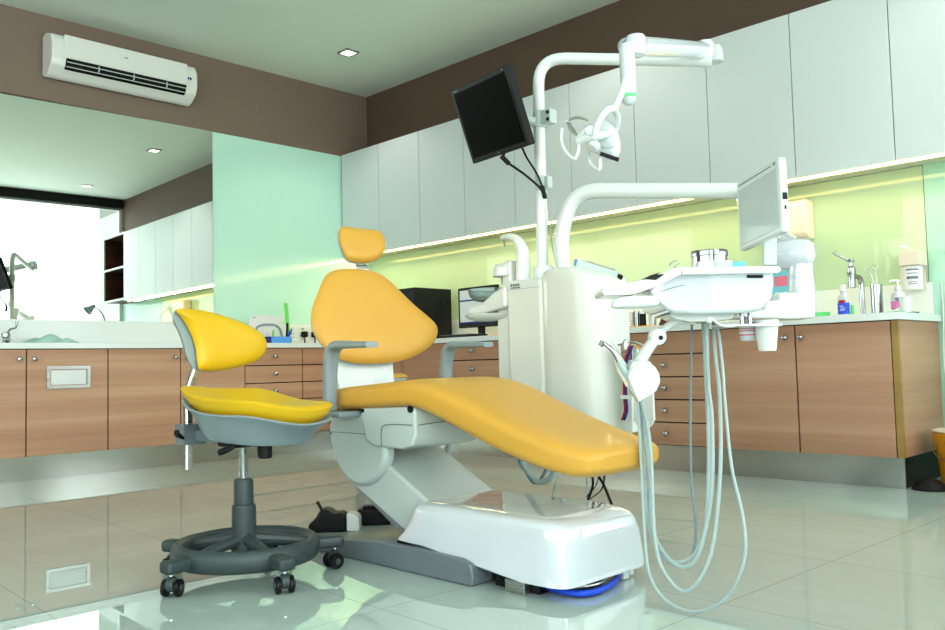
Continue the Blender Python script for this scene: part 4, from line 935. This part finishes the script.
xg = (1.9360,-0.5000,0.8160)[0]
b = BM(); box(b, (xg+.06, -.56, TZ), (xg+.20, -.46, TZ+.006), 0, R=Matrix.Rotation(.3, 3, 'Z')); tag(obj('notebook', b, M['gold']), 'orange covered notebook beside the black keyboard', 'notebook')
b = BM(); tube(b, [(x1+.03, -.2, 1.08), (x1+.06, -.22, 1.0), (x1+.04, -.25, .93), (x1+.07, -.2, .83), (x1+.09, -.12, TZ+.004)], .005, 8); tube(b, [(x1+.002, -.2, 1.1), (x1+.03, -.2, 1.08)], .006, 8, smooth=False); tag(obj('cable', b, M['black']), 'black computer cable hanging between the tower and the monitor', 'cable')
# small things behind the unit
def can(name, label, cat, px, y, r, h, m, extra=None, grp=None):
    p = (px, y, TZ); t = thing(name, label, cat, p, grp); return t, V(p)
x = (2.9220,-0.3000,0.8310)[0]
t = thing('storage_rack', 'small white rack on the right worktop beside the unit column', 'rack', (x, -.3, TZ))
b = BM()
for z in (0, .045, .09): box(b, (x-.035, -.34, TZ+z), (x+.035, -.26, TZ+z+.008), .001)
obj('shelf', b, M['white'], t)
b = BM()
for dx in (-.035, .029): box(b, (x+dx, -.3395, TZ+.0085), (x+dx+.006, -.2605, TZ+.0895)) if False else box(b, (x+dx, -.339, TZ+.098), (x+dx+.006, -.261, TZ+.105))
for dx in (-.034, .028):
    for z in (.008, .053): box(b, (x+dx, -.339, TZ+z), (x+dx+.006, -.261, TZ+z+.037))
obj('side', b, M['white2'], t)
for i, (px_, r, h, m_, lab) in enumerate((((2.9740,-0.2800,0.8290)[0], .018, .10, 'steel', 'slim steel jar right beside the white rack'), ((3.0180,-0.2800,0.8260)[0], .02, .09, 'black', 'black lidded jar on the worktop, seen under the tray arm'), ((3.0880,-0.3000,0.8230)[0], .024, .085, 'steel2', 'wider satin steel jar seen under the tray arm'))):
    t = thing('jar', lab, 'jar', (px_, -.28, TZ), 'jars on the right worktop')
    b = BM(); lathe(b, [(r*.95, 0), (r, .003), (r, h), (r*.9, h+.001)], (px_, -.28, TZ), Z1, 24); obj('jar_body', b, M[m_], t)
    b = BM(); lathe(b, [(r*1.05, h+.0012), (r*1.05, h+.012), (r*.5, h+.016)], (px_, -.28, TZ), Z1, 24); obj('lid', b, M['steel2' if i != 2 else 'black'], t)
x = (3.1920,-0.3000,0.8170)[0]
b = BM(); pad(b, [(-.05, 0), (-.02, .06), (.02, .065), (.06, .01), (.05, -.0), (0, -.0)], (x, -.3, TZ+.003), X1, Z1, Y1, .03, .03, p=2.5); tag(obj('pouch', b, M['darkwood']), 'small dark brown pouch on the worktop right of the jars', 'pouch')
x0, x1_ = (2.8700,-0.3000,0.8340)[0], (3.2050,-0.3000,0.8170)[0]
b = BM(); box(b, (x0, -.50, TZ), (x1_, -.38, TZ+.010), .002); tag(obj('wooden_tray', b, M['gold']), 'flat tan tray in front of the small jars on the worktop', 'tray')
# printed box standing behind the tray
xa, xb = (3.6860,-0.1200,1.0520)[0], (3.8910,-0.1200,1.0340)[0]
t = thing('product_box', 'aqua box with pink and white pictures standing behind the delivery arm', 'box', ((xa+xb)/2, -.1, TZ))
b = BM(); box(b, (xa, -.14, TZ), (xb, -.06, 1.09), .001); bx_ = obj('box_body', b, M['lblue'], t)
for i in range(3):
    for j in range(2):
        b = BM(); x0 = xa+.012+(xb-xa)*.5*j; z0 = TZ+.02+.09*i
        box(b, (x0, -.1415, z0), (x0+(xb-xa)*.36, -.1402, z0+.055)); obj('picture', b, M[('paper', 'pinkp')[(i+j) % 2]], bx_)
# paper towel dispenser on the glass
xa, xb = 3.68, 3.985
t = thing('paper_dispenser', 'peach white paper towel dispenser on the glass behind the grey screen', 'dispenser', ((xa+xb)/2, -.007, 1.25))
b = BM(); slab(b, [(-.0075, 1.262), (-.0075, 1.472), (-.09, 1.478), (-.115, 1.455), (-.105, 1.30), (-.09, 1.272), (-.06, 1.258)], (xa, 0, 0), Y1, Z1, X1, xb-xa, .012, 4); obj('cover', b, M['tan'], t)
b = BM(); box(b, (xa+.03, -.085, 1.250), (xb-.03, -.05, 1.2605)); obj('outlet', b, M['greyw'], t)
# sink tap
x = (4.2620,-0.1200,0.8340)[0]; x2 = (4.2350,-0.1800,1.0530)[0]
t = thing('tap', 'chrome lever tap with a long medical handle on the right worktop', 'tap', (x, -.12, TZ))
b = BM(); lathe(b, [(.03, 0), (.03, .004), (.016, .008), (.014, .012)], (x, -.12, TZ), Z1, 24); btube(b, [(x, -.12, TZ+.006), (x, -.12, (4.2710,-0.1200,1.0160)[2]), (4.2460,-0.2000,1.0190)], .0135, .04, 14); obj('spout', b, M['steel'], t)
b = BM(); lathe(b, [(.013, -.075), (.018, -.07), (.018, -.01), (.022, 0), (.022, .03), (.012, .04), (.012, .06), (.018, .065), (.016, .075), (.004, .078)], (4.2440,-0.2000,1.0300), Z1, 24); obj('valve_body', b, M['steel'], t)
b = BM(); tube(b, [(4.2450,-0.2000,1.0920), (4.2130,-0.2200,1.1150), (4.1910,-0.2400,1.1310), (4.1800,-0.2500,1.1470)], [.010, .007, .008, .011], 12); obj('lever', b, M['steel'], t)
# mouthwash bottle
x = (4.2740,-0.4000,0.8210)[0]; p = (x, -.40, TZ)
t = thing('mouthwash_bottle', 'clear mouthwash bottle with white cap and blue red label on the right worktop', 'bottle', p)
b = BM(); rr = []
for z, s in ((0, .9), (.004, 1), (.085, 1), (.10, .85), (.112, .45), (.125, .42)): rr.append(sup(x, -.40, .027*s, .018*s, TZ+z, 2.6, 28))
loft(b, rr); bb_ = obj('bottle_body', b, M['bottle'], t)
b = BM(); loft(b, [sup(x, -.40, .0276, .0186, TZ+z, 2.6, 28) for z in (.012, .068)], False); lb = obj('label', b, M['blue'], bb_)
b = BM(); pad(b, [(-.018, 0), (-.012, .006), (0, .008), (.012, .006), (.018, 0), (.012, -.006), (0, -.008), (-.012, -.006)], (x, -.4190, TZ+.074), X1, Z1, -Y1, .0006, .0004); obj('label_badge', b, M['red'], bb_)
b = BM(); box(b, (x-.010, -.4200, TZ+.03), (x+.012, -.4190, TZ+.034)); box(b, (x-.008, -.4200, TZ+.04), (x+.014, -.4190, TZ+.043)); box(b, (x-.012, -.42, TZ+.05), (x+.006, -.419, TZ+.053)); obj('label_print', b, M['paper'], bb_)
b = BM(); lathe(b, [(.014, .1255), (.015, .127), (.015, .155), (.013, .158)], p, Z1, 24); obj('cap', b, M['white'], t)
x = (4.3010,-0.3800,0.8200)[0]
b = BM(); lathe(b, [(.009, 0), (.010, .003), (.008, .055), (.006, .058)], (x, -.36, TZ), Z1, 16); tag(obj('tube_bottle', b, M['ltgreen']), 'narrow green vial right behind the mouthwash bottle', 'bottle')
# canister with forceps
x = (4.4200,-0.3600,0.8230)[0]
t = thing('steel_canister', 'tall polished steel canister holding forceps on the right worktop', 'canister', (x, -.36, TZ))
b = BM(); lathe(b, [(.026, 0), (.027, .002), (.027, .150), (.0255, .150), (.0255, .006), (.001, .005)], (x, -.36, TZ), Z1, 32); obj('canister_body', b, M['steel'], t)
t = thing('forceps', 'steel scissor handled forceps standing in the tall canister', 'forceps', (x, -.36, TZ+.01))
for a, e in (((4.3840,-0.3700,1.0270), (4.4060,-0.3600,0.9710)), ((4.4170,-0.3600,1.0360), (4.4250,-0.3600,0.9690))):
    b = BM(); a = V(a); e = V(e); torus(b, a, V((.5, -.86, .1)), .013, .0025, 24, 8); tube(b, [a-(a-e).normalized()*.013, e, V((x, -.36, TZ+.012))], .003, 8); obj('handle', b, M['steel2'], t)
# soap pump
x = (4.5250,-0.3800,0.8110)[0]; p = (x, -.38, TZ)
t = thing('soap_bottle', 'pump bottle of pink soap on the right worktop', 'bottle', p)
b = BM(); lathe(b, [(.030, 0), (.032, .003), (.0325, .075), (.026, .098), (.012, .108), (.012, .116)], p, Z1, 28); bb_ = obj('bottle_body', b, M['bottle'], t)
b = BM(); lathe(b, [(.0327, .006), (.0332, .007), (.0332, .058), (.0327, .059)], p, Z1, 28); obj('soap', b, M['pink'], bb_)
b = BM(); box(b, (x-.005, -.4145, TZ+.068), (x+.02, -.412, TZ+.073)); box(b, (x+.0, -.4145, TZ+.060), (x+.02, -.412, TZ+.064)); obj('label_print', b, M['navy'], bb_)
b = BM(); lathe(b, [(.014, .1165), (.014, .128), (.005, .131), (.005, .152), (.010, .153), (.010, .160), (.004, .163)], p, Z1, 20); tube(b, [(x, -.38, TZ+.158), (x-.02, -.40, TZ+.158), (x-.028, -.41, TZ+.152)], [.006, .005, .004], 10); obj('pump', b, M['white'], t)
# cup
x = (4.5890,-0.4800,0.8090)[0]; p = (x, -.48, TZ)
b = BM(); lathe(b, [(.021, 0), (.022, .002), (.029, .068), (.031, .070), (.028, .070), (.020, .004)], p, Z1, 28); tag(obj('cup', b, M['white']), 'white paper cup on the right worktop in front of the pink soap', 'cup')
# wall soap dispenser
x = 4.50
t = thing('wall_dispenser', 'wall mounted dispenser with a labelled white tub above the right worktop end', 'dispenser', (x, -.03, .95))
zt, zb_ = (4.5160,-0.0900,1.1270)[2], (4.5120,-0.0900,1.0520)[2]; zc = (4.5060,-0.0900,0.9310)[2]
b = BM(); box(b, (x-.04, -.15, zb_), (x+.055, -.0225, zt), .004); box(b, (x-.05, -.03, zc), (x+.045, -.0225, zb_), .002); obj('bracket', b, M['tan'], t)
b = BM(); tube(b, [(x-.0, -.10, zt+.0005), (x-.01, -.11, zt+.02), (x-.04, -.13, zt+.028)], [.008, .007, .005], 10); obj('lever', b, M['white'], t)
b = BM(); lathe(b, [(.046, 0), (.050, .006), (.050, zb_-zc-.002), (.03, zb_-zc-.001)], (x, -.09, zc), Z1, 32); tub = obj('tub', b, M['paper'], t)
b = BM()
hgt = zb_-zc
for z0, z1, w in ((.80, .86, .8), (.66, .69, .7), (.44, .55, .75), (.30, .33, .5), (.22, .25, .6)):
    rg = []
    for z in (zc+hgt*z0, zc+hgt*z1): rg.append([V((x+.0505*math.sin(a)+0, -.09-.0505*math.cos(a), z)) for a in [(.35+.9*w*(k/10-.5)*1.6) for k in range(11)]]+[V((x+.0498*math.sin(a), -.09-.0498*math.cos(a), z)) for a in [(.35+.9*w*(.5-k/10)*1.6) for k in range(11)]])
    loft(b, rg)
obj('label_print', b, M['dgrey'], tub)
# aqua tissue over the counter end
def crumple(c, rx, ry, h, n=22, seed=1):
    rnd = random.Random(seed); b = BM(); g = []
    ph = [(rnd.uniform(3, 9), rnd.uniform(3, 9), rnd.uniform(0, 6)) for _ in range(5)]
    for i in range(n):
        row = []
        for j in range(n):
            u, v = i/(n-1)*2-1, j/(n-1)*2-1
            r = max(abs(u), abs(v)); w = sum(math.sin(a*u+c_*v+d) for a, c_, d in ph)/5
            z = h*(1-r**2)*(.55+.5*w)+.002+.004*abs(w)
            row.append(b.verts.new((c[0]+rx*u*(1+.15*w), c[1]+ry*v*(1+.12*math.sin(5*u+1)), c[2]+max(z, .001))))
        g.append(row)
    for i in range(n-1):
        for j in range(n-1): b.faces.new((g[i][j], g[i+1][j], g[i+1][j+1], g[i][j+1]))
    return b
b = crumple((4.545, -.42, TZ+.002), .05, .10, .025, seed=3); tag(obj('tissue', b, M['teal']), 'crumpled aqua tissue on the right end of the right worktop', 'tissue')
b = BM(); box(b, (4.44, -.30, TZ), (4.56, -.20, TZ+.012), .003); tag(obj('sponge_pad', b, M['navy']), 'flat dark blue pad lying behind the white paper cup', 'pad')
b = BM(); lathe(b, [(.028, 0), (.034, .004), (.04, .03), (.037, .03), (.03, .006), (.001, .005)], ((4.1440,-0.3500,0.8250)[0], -.35, TZ), Z1, 28); tag(obj('bowl', b, M['ltgreen']), 'small green bowl on the right worktop behind the elbow joint', 'bowl')

# cord, bucket and black base at the right end
b = BM(); tube(b, [(4.612, -.012, .96), (4.612, -.014, .80), (4.616, -.05, .66), (4.625, -.08, .50), (4.66, -.09, .36), (4.72, -.08, .26)], .004, 8); tag(obj('cord', b, M['white']), 'thin white cord hanging beside the right cabinet end', 'cord')
t = thing('bucket', 'orange yellow bucket on the floor at the right edge of the photo', 'bucket', (4.765, -.335, 0))
b = BM(); lathe(b, [(.10, .0), (.103, .004), (.122, .205), (.128, .206), (.130, .215), (.128, .222), (.130, .228), (.130, .245), (.126, .247), (.121, .24), (.100, .01), (.001, .008)], (4.765, -.335, 0), Z1, 40); bk_ = obj('pail', b, M['orange'], t)
b = BM(); lathe(b, [(.126, .248), (.133, .250), (.134, .256), (.120, .260), (.001, .258)], (4.765, -.335, 0), Z1, 40); obj('lid', b, M['tan'], t)
b = BM(); pts = [V((4.765+.132*math.cos(a), -.335+.132*math.sin(a), .225-.10*math.sin((a-3.0)/2.9*PI))) for a in [3.0+2.9*k/12 for k in range(13)]]; tube(b, pts, .003, 8); obj('handle', b, M['steel2'], t)
b = BM(); lathe(b, [(.075, 0), (.078, .006), (.06, .03), (.03, .045), (.012, .05)], (4.665, -.52, 0), Z1, 32); tag(obj('rubber_plunger', b, M['black']), 'low black rubber dome on the floor beside the orange bucket', 'plunger')

# ------------------------------------------------------------------ left worktop
y = -2.98
t = thing('tap', 'chrome tap at the left edge of the photo on the left worktop', 'tap', (.12, y, TZ))
b = BM(); lathe(b, [(.028, 0), (.028, .01), (.02, .014), (.02, .05), (.026, .055), (.026, .075), (.012, .082)], (.12, y, TZ), Z1, 24); tube(b, [(.12, y, TZ+.06), (.14, y+.02, TZ+.10), (.16, y+.045, TZ+.11), (.165, y+.05, TZ+.15)], [.008, .006, .005, .008], 10); obj('tap_body', b, M['steel'], t)
b = BM(); lathe(b, [(.02, -.03), (.021, 0), (.012, .03)], (.15, y-.0, TZ+.035), (1, 0, 0), 16); obj('spout', b, M['steel'], t)
b = crumple((.24, -2.76, TZ), .11, .17, .085, 26, 7); tag(obj('tissue', b, M['teal']), 'crumpled aqua tissue sheet on the left worktop beside the tap', 'tissue')
# leaflet, organiser
ya, yb = (0.1600,-1.2960,0.9170)[1], (0.1600,-0.9930,0.9200)[1]
zt = (0.1600,-1.1470,1.0310)[2]
t = thing('leaflet', 'white leaflet with a grey arch picture leaning behind the blue organiser', 'leaflet', (.16, (ya+yb)/2, TZ))
b = BM(); box(b, (.158, ya, TZ), (.162, yb, zt), 0); lf = obj('sheet', b, M['paper'], t)
b = BM(); ym = (ya+yb)/2; pts = [(.1640, ya+.05, TZ+.04), (.1635, ya+.06, zt-.09), (.1635, ya+.12, zt-.07), (.1635, yb-.08, zt-.07), (.1635, yb-.03, zt-.10), (.1635, yb-.015, TZ+.06)]; btube(b, pts, .009, .04, 8); obj('arch_picture', b, M['greyp'], lf)
b = BM(); box(b, (.1622, ya+.025, zt-.02), (.163, ya+.06, zt-.014)); obj('sheet_print', b, M['greyp'], lf)
y0, y1_ = (0.3000,-1.2520,0.8350)[1], (0.3000,-1.0240,0.8360)[1]; ym = (0.3000,-1.2010,0.8360)[1]
t = thing('desk_organiser', 'bright blue open desk organiser box on the left worktop', 'organiser', (.28, (y0+y1_)/2, TZ))
b = BM(); 
for a in ((.24, y0, .32, y0+.004), (.24, y1_-.004, .32, y1_), (.24, y0+.004, .244, y1_-.004)): box(b, (a[0], a[1], TZ+.003), (a[2], a[3], TZ+.055))
box(b, (.24, y0, TZ), (.32, y1_, TZ+.003)); obj('tray_box', b, M['navy'], t)
b = BM(); box(b, (.3165, ym, TZ+.0032), (.3205, y1_-.0045, TZ+.058)); obj('front_panel', b, M['cyan'], t)
b = BM(); box(b, (.3165, y0+.0045, TZ+.0032), (.3205, ym-.0005, TZ+.058)); obj('front_panel', b, M['navy'], t)
yc0, yc1 = (0.2800,-1.2480,0.9120)[1], (0.2800,-1.1790,0.9130)[1]
b = BM(); box(b, (.272, yc0+.012, TZ+.0035), (.276, yc1, TZ+.115)); bc_ = tag(obj('business_cards', b, M['paper']), 'white business cards standing in the blue organiser', 'cards')
b = BM(); box(b, (.2762, yc0+.02, TZ+.07), (.2768, yc1-.01, TZ+.074)); box(b, (.2762, yc0+.02, TZ+.09), (.2768, yc1-.02, TZ+.093)); obj('card_print', b, M['greyp'], bc_)
b = BM(); yg = (0.2700,-1.1510,0.9130)[1]; box(b, (.264, yg-.008, TZ+.0035), (.268, yg+.008, TZ+.11)); tag(obj('green_card', b, M['green']), 'slim green card beside the business cards', 'card')
def pen(pa, pb_, r, m_, lab, kind='pen'):
    b = BM(); a = V(pa); e = V(pb_); tube(b, [a, a+(e-a)*.05, a+(e-a)*.95, e], [r*.4, r, r, r*.6], 10, smooth=False); tag(obj(kind, b, M[m_]), lab, kind, None)
pen(V((.27, (0.2700,-1.0590,0.8370)[1], TZ+.004)), (0.2700,-0.9850,0.9230), .007, 'blue', 'blue pen leaning out of the organiser to the right, upper one')
pen(V((.29, (0.2900,-1.0800,0.8360)[1], TZ+.004)), (0.2900,-1.0030,0.8950), .006, 'blue', 'blue pen leaning out of the organiser, lower one')
pen(V((.26, (0.2600,-1.0340,0.8380)[1], TZ+.004)), (0.2600,-1.0190,0.9700), .008, 'black', 'black marker standing in the blue organiser', 'marker')
yr0, yr1 = (0.2500,-1.0280,1.1180)[1], (0.2500,-1.0000,0.9160)[1]
b = BM(); slab(b, [(yr1-.016, TZ+.0045), (yr1+.016, TZ+.0045), (yr0+.016, (0.2500,-1.0280,1.1260)[2]), (yr0-.016, (0.2500,-1.0280,1.1260)[2])], (.250, 0, 0), Y1, Z1, X1, .003); tag(obj('ruler', b, M['green']), 'tall green plastic ruler standing behind the pens', 'ruler')
b = BM(); box(b, (.10, (0.1000,-1.0950,0.8440)[1], TZ), (.15, (0.1000,-1.0680,0.8440)[1]+.02, TZ+.04), .004); tag(obj('stapler', b, M['black']), 'small black stapler behind the left end of the organiser', 'stapler')
ya, yb = (0.0200,-0.8220,0.8880)[1], (0.0200,-0.5590,0.8900)[1]
t = thing('power_socket', 'white double wall socket with two black plugs on the left upstand', 'socket', (.0155, (ya+yb)/2, .83))
b = BM(); box(b, (.0155, ya, .835), (.024, yb, .955), .002); pl = obj('socket_plate', b, M['white2'], t)
for px, nm in ((303, 0), (312.5, 1)):
    yy = ya+(yb-ya)*(.40 if nm == 0 else .78)
    b = BM(); box(b, (.0245, yy-.028, .868), (.06, yy+.028, .918), .012); tube(b, [(.045, yy, .868), (.045, yy, .845), (.04, yy+.004, TZ+.006)], .005, 8); obj('plug', b, M['black'], t)
b = BM()
for k in range(2): box(b, (.0243, ya+(yb-ya)*(.33+.38*k), .930), (.026, ya+(yb-ya)*(.43+.38*k), .945), .001)
for z in (.87, .90): lathe(b, [(.006, 0), (.006, .002)], (.0243, ya+.012, z), X1, 10)
obj('switch', b, M['greyp'], pl)

# ------------------------------------------------------------------ by the window (seen in the mirror)
t = thing('side_table', 'small white side table by the window, out of direct view', 'table', (5.5, -.50, 0))
b = BM(); box(b, (5.30, -.75, .92), (5.75, -.25, .95), .004); obj('table_top', b, M['white'], t)
for x, y in ((5.32, -.73), (5.71, -.73), (5.32, -.29), (5.71, -.29)):
    b = BM(); box(b, (x, y, 0), (x+.03, y+.03, .919)); obj('leg', b, M['white'], t)
t = thing('desk_lamp', 'grey gooseneck desk lamp reflected in the mirror before the bright window', 'lamp', (5.5, -.38, .951))
b = BM(); lathe(b, [(.07, 0), (.07, .01), (.02, .02)], (5.5, -.38, .951), Z1, 28); obj('base', b, M['grey'], t)
b = BM(); tube(b, [(5.5, -.38, .965), (5.5, -.37, 1.15), (5.5, -.38, 1.36), (5.5, -.45, 1.47), (5.5, -.52, 1.50)], .008, 10); obj('gooseneck', b, M['grey'], t)
b = BM(); lathe(b, [(.015, -.03), (.028, -.01), (.035, .03), (.068, .10), (.062, .10), (.03, .03)], (5.5, -.52, 1.51), V((0, -.75, -.62)), 28); obj('lamp_shade', b, M['grey'], t)

# ------------------------------------------------------------------ light
w = bpy.data.worlds.new('World'); S.world = w; w.use_nodes = True
wn = w.node_tree; bg = wn.nodes['Background']
tcw = wn.nodes.new('ShaderNodeTexCoord'); sp = wn.nodes.new('ShaderNodeSeparateXYZ'); crw = wn.nodes.new('ShaderNodeValToRGB')
wn.links.new(tcw.outputs['Generated'], sp.inputs[0]); wn.links.new(sp.outputs['Z'], crw.inputs['Fac'])
crw.color_ramp.elements[0].position = .0; crw.color_ramp.elements[0].color = (.80, .79, .77, 1)
crw.color_ramp.elements[1].position = .35; crw.color_ramp.elements[1].color = (.95, .97, 1, 1)
wn.links.new(crw.outputs['Color'], bg.inputs['Color']); bg.inputs['Strength'].default_value = WORLD
def area(name, loc, rot, sx, sy, e, col):
    l = bpy.data.lights.new(name, 'AREA'); l.shape = 'RECTANGLE'; l.size = sx; l.size_y = sy; l.energy = e; l.color = col
    o = bpy.data.objects.new(name, l); COL.objects.link(o); o.location = loc; o.rotation_euler = rot; return o
area('front_fill', (4.2, -8.7, 1.9), (PI/2, 0, 0), 6, 2.0, E4_, (.985, .98, 1))  # added fill lamp in front of the rear wall, no window there
area('window_daylight', (6.35, -1.75, 1.7), (0, PI/2, 0), 2.6, 3.2, E1_, (.985, .985, 1))
area('rear_window_daylight', (9.4, -6.25, 1.6), (0, PI/2, 0), 2.4, 4.7, E2_, (.985, .985, 1))
area('cabinet_strip_light', (2.52, -.20, 1.550), (-.35, 0, 0), 4.9, .012, E3_, (1, .84, .44))
for x, y in ((.79, -.79), (2.95, -.75), (5.15, -.72)):
    l = bpy.data.lights.new('downlight', 'SPOT'); l.energy = 14; l.spot_size = 1.9; l.spot_blend = .6; l.shadow_soft_size = .04; l.color = (1, .97, .85)
    o = bpy.data.objects.new('downlight', l); COL.objects.link(o); o.location = (x, y, 3.005)

# ------------------------------------------------------------------ camera
cam = bpy.data.cameras.new('camera'); co = bpy.data.objects.new('camera', cam); COL.objects.link(co)
yaw, pitch, roll, f = 0.78349, 0.05827, -0.02477, 856.37859
fw = V((-math.sin(yaw)*math.cos(pitch), math.cos(yaw)*math.cos(pitch), math.sin(pitch)))
r = V((math.cos(yaw), math.sin(yaw), 0)); u = r.cross(fw)
r2 = r*math.cos(roll)+u*math.sin(roll); u2 = -r*math.sin(roll)+u*math.cos(roll)
mt = Matrix((r2, u2, -fw)).transposed().to_4x4(); mt.translation = V((5.96435, -4.70811, 0.60894))
co.matrix_world = mt
cam.sensor_width = 36; cam.lens = f*36/945; cam.clip_start = .05; cam.clip_end = 60
S.camera = co
S.view_settings.view_transform = 'Standard'; S.view_settings.look = 'None'
S.view_settings.exposure = EXPO; S.view_settings.gamma = 0.90
S.cycles.max_bounces = 10; S.cycles.diffuse_bounces = 5; S.cycles.glossy_bounces = 6; S.cycles.transparent_max_bounces = 10
S.cycles.sample_clamp_indirect = 8
S.cycles.caustics_reflective = False; S.cycles.caustics_refractive = False
